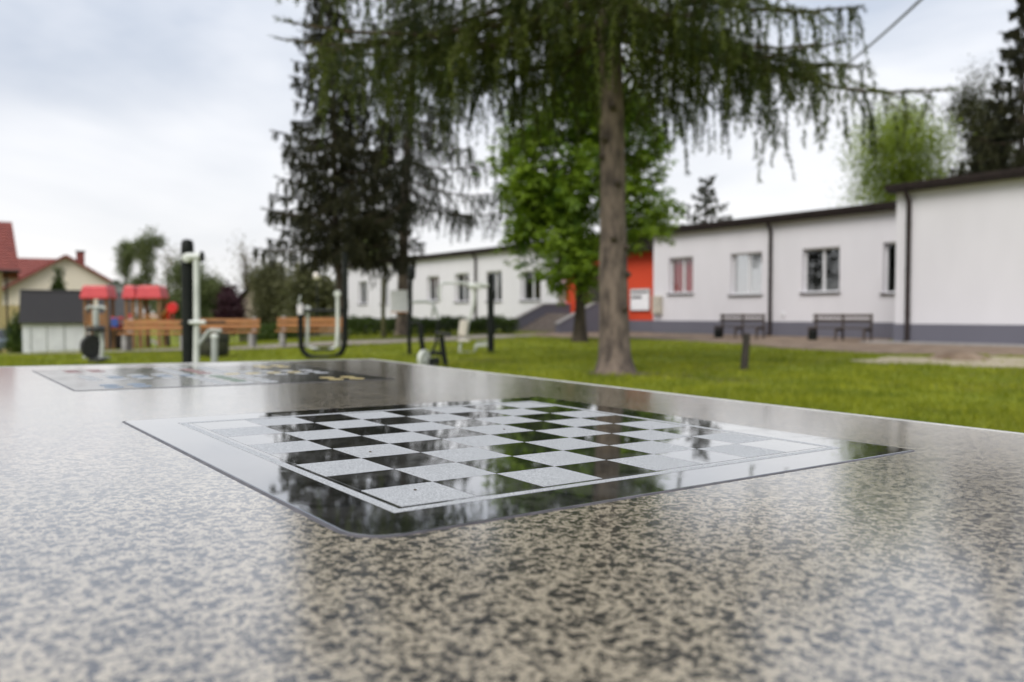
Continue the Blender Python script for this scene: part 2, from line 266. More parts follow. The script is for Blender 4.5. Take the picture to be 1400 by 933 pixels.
MT = dict(
    terrazzo=terrazzo(),
    black_granite=granite('black_granite', (.010, .011, .012), (.045, .046, .046), .015, .085, 900, .48, .72, coat=True),
    ludo_base=granite('ludo_base', (.035, .036, .034), (.08, .078, .07), .06, .16, 700, .4, .7),
    etched=granite('etched_granite', (.26, .27, .28), (.56, .57, .58), .42, .55, 950, .38, .62, .35),
    sealant=pm('sealant', (.035, .032, .036), (.09, .08, .085), scale=60, rough=.4),
    edge_glint=pm('edge_glint_pale', (.72, .72, .71), (.55, .55, .55), scale=30, rough=.35, spec=.6),  # pale colour painted as the highlight on the table edge
    concrete=pm('concrete', (.34, .33, .31), (.24, .235, .22), scale=6, rough=.9, bump=.3),
    turf=grassmat(),
    blade=leafmat('grass_blade', (.085, .135, .010), (.43, .44, .034), .45, 1.3),
    path=pm('path_gravel', (.36, .32, .26), (.22, .19, .15), scale=3, rough=.95, bump=.4, bscale=60),
    soil=pm('bare_soil', (.13, .085, .055), (.27, .20, .14), scale=1.8, rough=.95, bump=.5, bscale=30),
    litter=pm('needle_litter', (.060, .045, .028), (.10, .085, .035), scale=9, rough=.95),
    sand=pm('pale_sand', (.42, .36, .25), (.30, .25, .16), scale=2.5, rough=.95, bump=.4, bscale=40),
    slab=pm('paving', (.33, .31, .30), (.25, .235, .22), scale=5, rough=.9, bump=.2),
    white_wall=wallmat('white_render', (.69, .675, .71)),
    grey_plinth=wallmat('grey_plinth', (.135, .133, .165)),
    red_wall=wallmat('red_render', (.60, .060, .020)),
    cream=wallmat('cream_render', (.82, .74, .60)), yellow_wall=wallmat('ochre_render', (.52, .42, .20)), beige_wall=wallmat('beige_render', (.40, .34, .27)),
    dark_brown=pm('dark_brown_metal', (.016, .011, .010), (.026, .018, .016), scale=8, rough=.6, spec=.2),
    brown_pipe=pm('pipe_brown', (.040, .029, .028), (.026, .02, .02), scale=3, rough=.5, spec=.25),
    frame=pm('window_white', (.72, .72, .74), (.62, .62, .64), scale=10, rough=.4), glass=glassmat('pane_glass'), sky_mirror_glass=glassmat('sky_mirror_glass', (.95, .97, .97, 1), .6),  # last glass has reflectance raised so one window looks bright with sky
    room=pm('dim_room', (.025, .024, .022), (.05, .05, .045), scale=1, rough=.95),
    curtain_red=pm('curtain_red', (.42, .03, .035), (.25, .02, .02), scale=22, rough=.9, stretch=(1, 1, .05)),
    curtain_white=pm('curtain_white', (.80, .78, .74), (.62, .60, .58), scale=22, rough=.9, stretch=(1, 1, .05)),
    roof_red=pm('tile_red', (.24, .060, .045), (.17, .042, .034), scale=3, rough=.7, bump=.3), roof_dark=pm('tile_dark', (.022, .021, .023), (.038, .036, .037), scale=4, rough=.8, bump=.3, stretch=(6, 6, .4)),
    step=pm('brick_step', (.20, .165, .14), (.14, .115, .105), scale=6, rough=.9, bump=.3),
    black=pm('black_paint', (.006, .008, .007), (.012, .014, .012), scale=6, rough=.5, spec=.2),
    white_paint=pm('white_paint', (.68, .70, .66), (.52, .54, .50), scale=5, rough=.4), grey_paint=pm('grey_paint', (.42, .44, .42), (.33, .35, .33), scale=5, rough=.4),
    rubber=pm('rubber', (.02, .02, .02), (.035, .035, .035), scale=20, rough=.8),
    pad=pm('seat_pad', (.72, .66, .58), (.60, .55, .48), scale=9, rough=.6),
    wood=pm('varnished_wood', (.38, .165, .04), (.25, .10, .025), scale=3, rough=.5, stretch=(.6, 6, 6)), post_wood=pm('post_wood', (.24, .12, .05), (.16, .08, .035), scale=3, rough=.7, stretch=(6, 6, .6)),
    old_wood=pm('old_dark_wood', (.055, .042, .035), (.09, .07, .06), scale=3, rough=.85, stretch=(.6, 6, 6), bump=.3), post_dark=pm('dark_stake', (.035, .03, .024), (.06, .05, .04), scale=5, rough=.9, bump=.4, stretch=(6, 6, .6)),
    red_plastic=pm('red_plastic', (.62, .060, .070), (.52, .045, .055), scale=2, rough=.45), red_bright=pm('red_slide', (.62, .012, .012), (.5, .01, .01), scale=2, rough=.4),
    blue=pm('blue_plastic', (.02, .05, .25), (.03, .07, .3), scale=3, rough=.5), white_plastic=pm('white_plastic', (.75, .72, .73), (.62, .58, .6), scale=3, rough=.5),
    bark=pm('spruce_bark', (.20, .155, .122), (.065, .050, .042), scale=9, rough=.95, bump=1., bscale=26, stretch=(1, 1, .38), lo=.38, hi=.66, detail=8),
    bark_dark=pm('dark_bark', (.09, .07, .05), (.04, .03, .022), scale=6, rough=.95, bump=.8, stretch=(1, 1, .35)), bark_green=pm('mossy_bark', (.14, .13, .055), (.07, .065, .03), scale=5, rough=.95, bump=.6, stretch=(1, 1, .4)),
    twig=pm('twig_bark', (.095, .065, .045), (.05, .035, .026), scale=12, rough=.95),
    needle=leafmat('needle_green', (.018, .034, .006), (.130, .158, .022), .33, .9), needle_dark=leafmat('needle_dark', (.012, .015, .007), (.070, .070, .026), .25, .9),
    needle_grey=leafmat('needle_grey', (.022, .026, .012), (.060, .065, .030), .25, .9),
    chestnut=leafmat('chestnut_leaf', (.032, .085, .006), (.26, .37, .028), .42, .7), birch=leafmat('birch_leaf', (.11, .17, .014), (.34, .42, .05), .45, .5),
    far_leaf=leafmat('far_leaf', (.07, .10, .03), (.19, .22, .08), .35, .4), far_olive=leafmat('olive_leaf', (.075, .085, .035), (.19, .185, .085), .35, .4),
    dark_olive=leafmat('dark_olive_leaf', (.025, .030, .012), (.10, .105, .04), .3, .5), maroon=leafmat('maroon_leaf', (.025, .008, .012), (.06, .02, .03), .25, .8), hedge=leafmat('hedge_leaf', (.022, .045, .006), (.085, .13, .016), .25, 1.2), budding=leafmat('budding_leaf', (.10, .085, .045), (.20, .17, .09), .4, .5),
    shed_white=pm('shed_white', (.74, .75, .78), (.64, .65, .68), scale=2, rough=.7), paper=pm('paper', (.86, .86, .88), (.78, .78, .80), scale=5, rough=.8), orange=pm('orange_print', (.65, .28, .08), (.5, .2, .06), scale=4, rough=.8), ink=pm('dark_ink', (.04, .04, .05), rough=.8),
    lamp_glass=pm('opal_globe', (.80, .74, .66), (.7, .65, .6), scale=3, rough=.3), car=pm('car_paint', (.12, .15, .18), (.10, .12, .15), scale=2, rough=.25, spec=.7), car_glass=pm('car_window', (.03, .035, .04), rough=.05), tyre=pm('tyre', (.02, .02, .02), rough=.8),
    galv=pm('galvanised', (.38, .39, .39), (.28, .29, .29), scale=12, rough=.5, metallic=.3), cable=pm('cable_grey', (.22, .23, .26), rough=.7), olive=pm('olive_bin', (.040, .042, .020), (.025, .026, .014), scale=5, rough=.6),
    print_yellow=pm('print_yellow', (.50, .40, .17), rough=.35), print_blue=pm('print_blue', (.12, .18, .26), rough=.35), print_red=pm('print_red', (.22, .08, .07), rough=.35), print_green=pm('print_green', (.08, .15, .08), rough=.35),
    crumb=pm('crumb', (.05, .035, .02), (.10, .07, .03), scale=200, rough=.9), boxbeige=pm('meter_box', (.50, .46, .38), (.42, .39, .33), scale=5, rough=.7))

# ------------------------------------------------------------------ ground
FD = Vector((.588, -.809, 0)).normalized(); FI = Vector((-FD.y, FD.x, 0))     # along the school front (to the right) / into the building
F0 = Vector((13.36, 29.41, 0))
def fl(p): d = Vector((p[0], p[1], 0)) - F0; return d.dot(FD), d.dot(FI)      # world -> school local
def make_ground():
    xs = np.unique(np.concatenate([np.linspace(-60, 40, 81), -60-np.geomspace(4, 540, 12), 40+np.geomspace(4, 560, 12)]))
    ys = np.unique(np.concatenate([np.linspace(-10, 100, 89), -10-np.geomspace(4, 300, 8), 100+np.geomspace(4, 900, 14)]))
    vs = [(x, y, gz(x, y)) for y in ys for x in xs]; nx = len(xs)
    fs = [(j*nx+i, j*nx+i+1, j*nx+nx+i+1, j*nx+nx+i) for j in range(len(ys)-1) for i in range(nx-1)]
    m = MB(); m.v = vs; m.f = fs
    return struct(m.build('ground', MT['turf'], smooth=True, fix=False))
make_ground()
PATH = [gp(*q) for q in ((-140, 488), (0, 486), (150, 482), (330, 477), (500, 469), (620, 464), (700, 459))]
def resample(P, step):
    out = []
    for a, b in zip(P[:-1], P[1:]):
        n = max(1, int((b-a).length/step))
        out += [a.lerp(b, i/n) for i in range(n)]
    return out + [P[-1]]
PR = resample(PATH, .7)
def ribbon(name, pts, hw, mat, lift, jit):
    m = MB(); vs = []; fs = []; K = 6
    for i, p in enumerate(pts):
        t = (pts[min(i+1, len(pts)-1)] - pts[max(0, i-1)]); t.z = 0; t.normalize(); s = Vector((-t.y, t.x, 0))
        a, b = hw*(1+jit*(random.random()-.5)), hw*(1+jit*(random.random()-.5))
        for k in range(K+1):
            q = p + s*(-a+(a+b)*k/K); vs.append((q.x, q.y, gz(q.x, q.y)+lift))
    n = K+1
    fs = [(i*n+k, i*n+k+1, i*n+n+k+1, i*n+n+k) for i in range(len(pts)-1) for k in range(K)]
    m.add(vs, fs); return struct(m.build(name, mat, smooth=True))
ribbon('path', PR, 1.25, MT['path'], .03, .25)
def sheet(name, pix, mat, lift, jit=.25):
    P = [gp(*q) for q in pix]; Q = resample(P+[P[0]], .6)[:-1]
    c = sum(Q, Vector())/len(Q); m = MB()
    m.add([(q.x+random.uniform(-jit, jit), q.y+random.uniform(-jit, jit), lift) for q in Q], [tuple(range(len(Q)))])
    return struct(m.build(name, mat))
SOIL = [(700, 458), (800, 452.5), (930, 456.5), (1100, 460), (1218, 463), (1224, 469), (1420, 474), (1420, 488), (1290, 486), (1180, 483.5), (1085, 478), (960, 468), (860, 463), (760, 462)]
SAND = [(1160, 494), (1215, 489), (1270, 490), (1330, 489), (1420, 491), (1420, 503), (1345, 504), (1270, 500), (1205, 499)]
sheet('bare_earth', SOIL, MT['soil'], .010, .2); sheet('sand_patch', SAND, MT['sand'], .014, .3)
def litter():
    c = base(846, 12.0); m = MB(); n = 26; vs = [(c.x, c.y, .016)]
    for k in range(n):
        a_ = 6.2832*k/n; q = .42*(1+.25*math.sin(3*a_+1)+random.uniform(-.1, .1)); vs.append((c.x+q*math.cos(a_)*1.25, c.y+q*math.sin(a_)*1.1, .012))
    m.add(vs, [(0, 1+k, 1+(k+1) % n) for k in range(n)]); return struct(m.build('needle_litter', MT['litter']))
litter(); TRK = base(846, 12.0)
SOILP = np.array([gp(*q)[:2] for q in SOIL]); SANDP = np.array([gp(*q)[:2] for q in SAND]); PRN = np.array([p[:2] for p in PR])
def inpoly(P, X, Y):
    c = np.zeros(len(X), bool); n = len(P)
    for i in range(n):
        x0, y0 = P[i]; x1, y1 = P[i-1]
        c ^= ((y0 > Y) != (y1 > Y)) & (X < (x1-x0)*(Y-y0)/(y1-y0+1e-9)+x0)
    return c
def make_grass():
    n = 230000
    y = 2.2*np.exp(RNG.random(n)*math.log(40/2.2)); k = RNG.uniform(-.78, .78, n); x = k*np.maximum(y, 3.5)
    d = np.min(np.hypot(x[:, None]-PRN[None, ::2, 0], y[:, None]-PRN[None, ::2, 1]), axis=1)
    ok = (d > 1.25) & (np.hypot(x-TRK.x, (y-TRK.y)) > .33+.25*RNG.random(n)) & ~inpoly(SOILP, x, y) & (~inpoly(SANDP, x, y) | (RNG.random(n) < .04))
    a = (x-F0.x)*FD.x+(y-F0.y)*FD.y; b = (x-F0.x)*FI.x+(y-F0.y)*FI.y
    ok &= (b < -.6) | (x < -9); x, y = x[ok], y[ok]; n = len(x)
    w = np.clip((-x-5)/13, 0, 1); w = w*w*(3-2*w); z = -w*np.minimum(np.maximum(0, y-15)*.042, 2.6)
    h = RNG.uniform(.035, .085, n)*(1+.4*np.sin(x*1.7)*np.sin(y*1.3)); an = RNG.random(n)*6.283; wd = RNG.uniform(.004, .009, n)*(1+y*.06)
    P = np.stack([x, y, z-.004], 1); s = np.stack([np.cos(an), np.sin(an), 0*an], 1)*wd[:, None]
    tip = P + np.stack([RNG.normal(0, .03, n), RNG.normal(0, .03, n), h], 1)
    V = np.stack([P-s, P+s, tip], 1).reshape(-1, 3)
    o = npmesh('grass', V, 3, MT['blade']); o['kind'] = 'stuff'; tag(o, 'short bright green lawn grass around the table', 'grass')
make_grass()

# ------------------------------------------------------------------ game table
U = .05                                         # one chess square
TZ = .76
def make_table():
    x0, y0, yaw = -1.18427*U, 9.11063*U, .6395
    ax = Vector((0, CP, SP)); tilt = Matrix.Rotation(.0162, 4, ax)
    M = Matrix.Translation(EYE) @ tilt @ Matrix.Translation(-EYE) @ Matrix.Translation((x0, y0, TZ)) @ Matrix.Rotation(yaw, 4, 'Z')
    t = thing('game_table', 'polished speckled stone table with a chess board and a ludo board set in it', 'table')
    t.matrix_world = M
    u0, u1, v0, v1 = -5.2*U, 13.0*U, -8.7*U, 26.3*U
    top = MB().cbox(((u0+u1)/2, (v0+v1)/2, -.035), (u1-u0, v1-v0, .07), .003).build('table_top', MT['terrazzo'], t)
    for a, b in (((u0-.0035, v0, 0), (u0+.0002, v1, 0)), ((u1-.0002, v0, 0), (u1+.0035, v1, 0)), ((u0-.0035, v0-.0035, 0), (u1+.0035, v0-.0002, 0)), ((u0-.0035, v1+.0002, 0), (u1+.0035, v1+.0035, 0))):
        MB().bbox((a[0], a[1], -.06), (b[0], b[1], .0006)).build('edge_highlight', MT['edge_glint'], t)  # added pale strips imitate the bevelled stone edge catching light
    for v in (v0+.30, v1-.30):
        MB().cbox(((u0+u1)/2, v, -.43), (.60, .14, .72), .012).build('leg', MT['concrete'], t)
    # chess board plate
    def plate(name, a, b, r, h, mat, big=1):
        def ring(i, z, rr):
            X0, Y0, X1, Y1 = a[0]+i, a[1]+i, b[0]-i, b[1]-i; o = []
            for sx_, sy_, s, q in ((X1, Y1, 0, 1), (X0, Y1, 1, 1), (X0, Y0, 2, big), (X1, Y0, 3, 1)):
                rr_ = rr*1. if q == 1 else rr+.017; cx = sx_+(-rr_ if s in (0, 3) else rr_); cy = sy_+(-rr_ if s in (0, 1) else rr_)
                for k in range(6):
                    an = math.pi/2*(s+k/5); o.append((cx+rr_*math.cos(an), cy+rr_*math.sin(an), z))
            return o
        m = MB(); R0 = ring(0, -.004, r); R1 = ring(0, h*.45, r); R2 = ring(.0006, h*.85, r-.0006); R3 = ring(.0011, h, r-.0011); n = 24
        m.add(R0+R1+R2+R3, [tuple(3*n+i for i in range(n))] + [(q*n+i, q*n+(i+1) % n, q*n+n+(i+1) % n, q*n+n+i) for q in range(3) for i in range(n)])
        return m.build(name, mat, t), ring
    def seal(parent, a, b, r, big=1):
        def ring(i, z, rr):
            X0, Y0, X1, Y1 = a[0]-i, a[1]-i, b[0]+i, b[1]+i; o = []
            for sx_, sy_, s, q in ((X1, Y1, 0, 1), (X0, Y1, 1, 1), (X0, Y0, 2, big), (X1, Y0, 3, 1)):
                rr_ = rr if q == 1 else rr+.017; cx = sx_+(-rr_ if s in (0, 3) else rr_); cy = sy_+(-rr_ if s in (0, 1) else rr_)
                for k in range(6):
                    an = math.pi/2*(s+k/5); o.append((cx+rr_*math.cos(an)+random.uniform(-.0003, .0003), cy+rr_*math.sin(an)+random.uniform(-.0003, .0003), z))
            return o
        n = 24; m = MB(); m.add(ring(-.0004, .0004, r)+ring(.0018, .0003, r+.0018)+ring(.0042, -.001, r+.0042), [(q*n+i, q*n+(i+1) % n, q*n+n+(i+1) % n, q*n+n+i) for q in range(2) for i in range(n)])
        return m.build('sealant_joint', MT['sealant'], parent, smooth=True)
    H = .0006
    a, b = (-.98*U, -.98*U), (9.10*U, 9.0*U)
    cb, _ = plate('chess_board', a, b, .005, H, MT['black_granite'], 2); cb['label'] = 'polished black granite chess board with etched pale squares'
    seal(cb, a, b, .005, 2)
    def sq(mat, nm):
        g = .00025; m = MB().bbox((g, g, H-.0004), (U-g, U-g, H+.00018 if nm == 'light_square' else H+.00012)); o = m.build(nm, mat, cb); return o
    lights, darks = sq(MT['etched'], 'light_square'), sq(MT['black_granite'], 'dark_square'); first = {0: lights, 1: darks}; used = {0: 0, 1: 0}
    for i in range(8):
        for j in range(8):
            k = (i+j) % 2; o = first[k] if not used[k] else link(first[k].name.split('.')[0], first[k].data, cb)
            used[k] = 1; o.location = (i*U, j*U, 0)
    lo, hi, o1, o2 = -.20*U, 8.20*U, -.07*U, 8.07*U
    for p, q in (((lo, lo), (hi, o1)), ((lo, o2), (hi, hi)), ((lo, o1), (o1, o2)), ((o2, o1), (hi, o2))):
        MB().bbox((p[0], p[1], H-.0005), (q[0], q[1], H+.00016)).build('border_line', MT['etched'], cb)
    # ludo board plate
    a, b = (-.72*U, 15.75*U), (8.5*U, 23.9*U)
    lb, _ = plate('ludo_board', a, b, .005, H, MT['ludo_base']); lb['label'] = 'glossy dark ludo board with coloured round spots'
    seal(lb, a, b, .005)
    cx, cy, s = (a[0]+b[0])/2, (a[1]+b[1])/2, .64*U
    disc = MB().lathe([(.25*U, -.0004), (.25*U, .00025)], n=14).build('spot', MT['etched'], lb)
    dm = {c: disc.data.copy() for c in ('print_yellow', 'print_blue', 'print_red', 'print_green')}
    for c, me in dm.items(): me.materials.clear(); me.materials.append(MT[c])
    spots = []
    for i in range(-5, 6):
        for j in range(-5, 6):
            if (abs(i) == 1 and abs(j) >= 1) or (abs(j) == 1 and abs(i) >= 1) or (abs(i) == 5 and j == 0) or (abs(j) == 5 and i == 0): spots.append((i, j, None))
            elif j == 0 and 0 < i < 5: spots.append((i, j, 'print_yellow'))
            elif j == 0 and -5 < i < 0: spots.append((i, j, 'print_blue'))
            elif i == 0 and 0 < j < 5: spots.append((i, j, 'print_red'))
            elif i == 0 and -5 < j < 0: spots.append((i, j, 'print_green'))
    for si, sj, c in ((1, -1, 'print_yellow'), (-1, -1, 'print_blue'), (-1, 1, 'print_red'), (1, 1, 'print_yellow')):
        for di in (4, 5):
            for dj in (4, 5): spots.append((si*di, sj*dj, c))
    fst = True
    for i, j, c in spots:
        me = disc.data if c is None else dm[c]
        o = disc if (c is None and fst) else link('spot', me, lb)
        if c is None: fst = False
        o.location = (cx+i*s*1.12, cy+j*s*1.08, H)
    return t, M
table, TM = make_table()
def crumb(u, v, r, label, z=.0):
    m = MB(); vs = []; 
    m.lathe([(r*.5, 0), (r, r*.3), (r*.8, r*.6), (r*.2, r*.75)], n=7)
    m.v = [(x*random.uniform(.8, 1.5), y*random.uniform(.6, 1.0), zz) for x, y, zz in m.v]
    o = m.build('bud_scale', MT['crumb']); o.matrix_world = TM @ Matrix.Translation((u*U, v*U, z)) @ Matrix.Rotation(random.random()*6, 4, 'Z')
    tag(o, label, 'debris', 'crumbs on the table')
crumb(-3.6, 13.6, .0028, 'dark bud scale lying alone on bare pale stone near the ludo board')
for u, v, lb in ((.55, .66, 'tiny dark crumb on the pale corner square at the rounded plate corner'), (1.35, 3.4, 'tiny dark crumb on a pale square near the bright reflection of the sky'), (4.6, 4.4, 'tiny dark crumb near the middle of the chess board')):
    crumb(u, v, .0011, lb, .0007)

# ------------------------------------------------------------------ school
def make_school():
    t = thing('school_building', 'long low white rendered building with grey plinth, dark roof edge and red entrance', 'building', F0, math.atan2(FD.y, FD.x))
    ZT, ZP = 4.52, .58
    def fx(px, y=0):             # photo column -> local x on the plane local y
        D = ray(px, 430); O = EYE - F0
        s = (y - O.dot(FI))/D.dot(FI); return (O + D*s).dot(FD)
    def fz(px, py, y=0):
        D = ray(px, py); O = EYE - F0
        s = (y - O.dot(FI))/D.dot(FI); return EYE.z + D.z*s
    def wall(nm, xa, xb, y, za, zb, mat, holes=(), depth=.28, ends=True):
        xs = sorted({xa, xb, *[h[0] for h in holes], *[h[1] for h in holes]}); zs = sorted({za, zb, *[h[2] for h in holes], *[h[3] for h in holes]})
        m = MB()
        for i in range(len(xs)-1):
            for j in range(len(zs)-1):
                cx, cz = (xs[i]+xs[i+1])/2, (zs[j]+zs[j+1])/2
                if any(h[0] < cx < h[1] and h[2] < cz < h[3] for h in holes): continue
                m.add([(xs[i], y, zs[j]), (xs[i+1], y, zs[j]), (xs[i+1], y, zs[j+1]), (xs[i], y, zs[j+1])], [(0, 1, 2, 3)])
        for h in holes:
            a, b, c, d = h
            for p, q in (((a, c), (b, c)), ((b, c), (b, d)), ((b, d), (a, d)), ((a, d), (a, c))):
                m.add([(p[0], y, p[1]), (q[0], y, q[1]), (q[0], y+depth, q[1]), (p[0], y+depth, p[1])], [(0, 1, 2, 3)])
        return m.build(nm, mat, t, fix=False)
    xl, xr = fx(474), 9.0
    e0, e1 = fx(763), fx(893)
    def wdw(l, r, tp, bt, y=0):
        xm = (l+r)/2; return (fx(l, y), fx(r, y), fz(xm, bt, y), fz(xm, tp, y))
    WL = [wdw(490, 502.5, 385, 416), wdw(520, 531, 383, 416), wdw(584, 600, 378, 411.5), wdw(622, 641, 374, 413), wdw(665, 686, 371, 412), wdw(712, 739, 370, 411)]
    WR = [wdw(914, 947, 352, 401.5), wdw(998, 1041, 346, 403), wdw(1096, 1147, 339, 400), wdw(1206, 1236, 331, 401)]
    wall('wall', xl, e0, 0, ZP, ZT, MT['white_wall'], WL)
    wall('wall', e1, xr, 0, ZP, ZT, MT['white_wall'], WR)
    yr = .55
    dx = (fx(795, yr), fx(846, yr)); ZR = 3.85
    rw = wall('wall', e0, e1, yr, ZP, ZR, MT['red_wall'], [(dx[0], dx[1], .9, 3.2)]); rw['label'] = 'bright red entrance wall'
    for x in (e0, e1):
        MB().add([(x, .0, ZP), (x, yr, ZP), (x, yr, ZT), (x, .0, ZT)], [(0, 1, 2, 3)]).build('wall_return', MT['white_wall'], t)
    MB().bbox((e0+.002, -.05, ZR), (e1-.002, yr+.3, ZT-.02)).build('canopy', MT['dark_brown'], t)
    # plinths
    MB().bbox((xl, -.03, -.3), (e0, .3, ZP)).build('plinth', MT['grey_plinth'], t)
    MB().bbox((e0+.002, yr-.03, -.3), (e1-.002, yr+.3, ZP)).build('plinth', MT['grey_plinth'], t)
    MB().bbox((e1, -.03, -.3), (xr, .3, ZP)).build('plinth', MT['grey_plinth'], t)
    # windows
    cur = {7: 'curtain_red', 8: 'curtain_white'}
    for i, (a, b, c, d) in enumerate(WL+WR, 1):
        y = .20; fw = .065; m = MB()
        m.bbox((a, y, c), (a+fw, y+.06, d)); m.bbox((b-fw, y, c), (b, y+.06, d)); m.bbox((a+fw, y, c), (b-fw, y+.06, c+fw)); m.bbox((a+fw, y, d-fw), (b-fw, y+.06, d))
        w = m.build('window', MT['frame'], t); xm = a+(b-a)*.52
        MB().bbox((xm-.05, y-.012, c+fw), (xm+.05, y+.055, d-fw)).build('mullion', MT['frame'], w)
        for p, q in ((a+fw, xm-.05), (xm+.05, b-fw)):
            MB().bbox((p, y+.025, c+fw), (q, y+.031, d-fw)).build('pane', MT['sky_mirror_glass' if i == 8 else 'glass'], w)  # one window gets stronger mirroring, added to whiten it with sky
        MB().bbox((a-.06, -.09, c-.05), (b+.06, .24, c-.003)).build('sill', MT['brown_pipe'], w)
        if i in cur:
            m = MB(); K = 24; m2 = []
            for k in range(K+1):
                x = a+fw+(b-a-2*fw)*k/K; m2 += [(x, y+.11+.015*math.sin(k*1.7), c+fw*.5), (x, y+.11+.015*math.sin(k*1.7), d-fw*.5)]
            m.add(m2, [(2*k, 2*k+2, 2*k+3, 2*k+1) for k in range(K)]); m.build('curtain', MT[cur[i]], w, smooth=True)
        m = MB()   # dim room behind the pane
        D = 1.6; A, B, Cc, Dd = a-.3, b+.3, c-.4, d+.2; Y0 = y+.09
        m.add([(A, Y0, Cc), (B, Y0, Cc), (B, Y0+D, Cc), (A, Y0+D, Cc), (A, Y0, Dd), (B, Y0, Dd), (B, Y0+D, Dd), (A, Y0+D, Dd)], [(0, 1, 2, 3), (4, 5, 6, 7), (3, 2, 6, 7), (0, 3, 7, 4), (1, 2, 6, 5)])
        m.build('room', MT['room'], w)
    # entrance door
    m = MB(); a, b = dx; y = yr+.18
    for p, q in (((a, .9), (a+.1, 3.2)), ((b-.1, .9), (b, 3.2)), ((a+.1, 3.1), (b-.1, 3.2)), ((a+.1, .9), (b-.1, 1.15)), (((a+b)/2-.06, 1.15), ((a+b)/2+.06, 3.1))): m.bbox((p[0], y, p[1]), (q[0], y+.07, q[1]))
    d = m.build('door', MT['dark_brown'], t)
    for p, q in ((a+.1, (a+b)/2-.06), ((a+b)/2+.06, b-.1)): MB().bbox((p, y+.03, 1.15), (q, y+.036, 3.1)).build('pane', MT['glass'], d)
    MB().bbox(((a+b)/2-.09, y-.05, 1.9), ((a+b)/2-.07, y-.005, 2.2)).build('handle', MT['galv'], d)
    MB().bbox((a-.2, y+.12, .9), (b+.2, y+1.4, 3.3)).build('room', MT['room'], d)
    # roof of the long wing
    for p, q, nm in (((xl-.25, -.32, ZT), (xr, 9.3, ZT+.10), 'roof'), ((xl-.28, -.36, ZT+.102), (xr, -.24, ZT+.27), 'fascia'), ((xl-.28, -.238, ZT+.102), (xl-.16, 9.3, ZT+.27), 'fascia')):
        MB().bbox(p, q).build(nm, MT['dark_brown'], t)
    m = MB().bbox((xl, .5, 0), (xl+.3, 9, ZT)).bbox((xl+.3, 8.7, 0), (xr, 9, ZT)); m.build('rear_wall', MT['white_wall'], t)
    MB().add([(xl, .02, ZP), (xl, .5, ZP), (xl, .5, ZT), (xl, .02, ZT)], [(0, 1, 2, 3)]).build('wall_return', MT['white_wall'], t)
    # projecting block
    bc = fl(gp(1223, 468.7)); bx, by = bc; ZB = 4.56
    m = MB().bbox((bx, by, ZP), (bx+13, 9.0, ZB)); w = m.build('wall', MT['white_wall'], t); w['label'] = 'plain windowless white wall of the projecting block'
    MB().bbox((bx-.03, by-.03, -.3), (bx+13.03, 8.9, ZP-.002)).build('plinth', MT['grey_plinth'], t)
    MB().bbox((bx-.16, by-.34, ZB+.002), (bx+13.4, 9.4, ZB+.08)).build('roof', MT['dark_brown'], t)
    MB().bbox((bx-.19, by-.37, ZB+.082), (bx+13.4, by-.25, ZB+.23)).build('fascia', MT['dark_brown'], t)
    MB().bbox((bx-.19, by-.248, ZB+.082), (bx-.07, 9.4, ZB+.23)).build('fascia', MT['dark_brown'], t)
    MB().bbox((bx-.5, by-1.1, -.1), (bx+13.5, by-.032, .05)).build('paving_edge', MT['slab'], t)
    # downpipes, gutters, vent
    for px, y, zt in ((650, -.10, ZT), (1052.5, -.10, ZT), (1240.5, by-.10, ZB)):
        x = fx(px, y); m = MB().tube([(x, y-.18, zt-.02), (x, y-.14, zt-.12), (x, y, zt-.32), (x, y, .12), (x, y-.1, .05)], .075, 10)
        d = m.build('downpipe', MT['brown_pipe'], t, smooth=True)
        for z in (.9, 2.2, 3.6): MB().tube([(x, y, z-.02), (x, y, z+.02)], .088, 10).build('clamp', MT['brown_pipe'], d)
    x = fx(1071); z = fz(1071, 430); MB().cbox((x, -.02, z), (.16, .05, .18), .012).build('vent_cover', MT['frame'], t)
    # stairs
    sx0, sx1 = e0+.15, e0+4.35; LZ, n = .92, 6; r = LZ/n
    m = MB().bbox((sx0+.26, -1.2, -.2), (sx1-.26, yr-.04, LZ)); m.build('landing', MT['step'], t)
    for k in range(n-1):
        z = LZ-(k+1)*r; MB().bbox((sx0+.26, -1.2-(k+1)*.34, -.2), (sx1-.26, -1.2-k*.34-.001, z)).build('step', MT['step'], t)
    yo = -1.2-n*.34-.25
    for x in (sx0, sx1-.25):
        m = MB().prism([(x, yr-.04, -.2), (x, yr-.04, 1.38), (x, -1.25, 1.38), (x, yo, .42), (x, yo, -.2)], (.25, 0, 0)); c = m.build('cheek_wall', MT['grey_plinth'], t)
        MB().prism([(x-.03, yr-.05, 1.382), (x-.03, yr-.05, 1.44), (x-.03, -1.24, 1.44), (x-.03, yo-.04, .47), (x-.03, yo-.04, .412), (x-.03, -1.26, 1.382)], (.31, 0, 0)).build('coping', MT['slab'], c)
    return t, fx, fz, yr
school, sfx, sfz, SYR = make_school()
SW = Matrix.Translation(F0) @ Matrix.Rotation(math.atan2(FD.y, FD.x), 4, 'Z')
def on_school(name, label, cat, x, y, z):
    o = thing(name, label, cat, SW @ Vector((x, y, z)), math.atan2(FD.y, FD.x)); return o
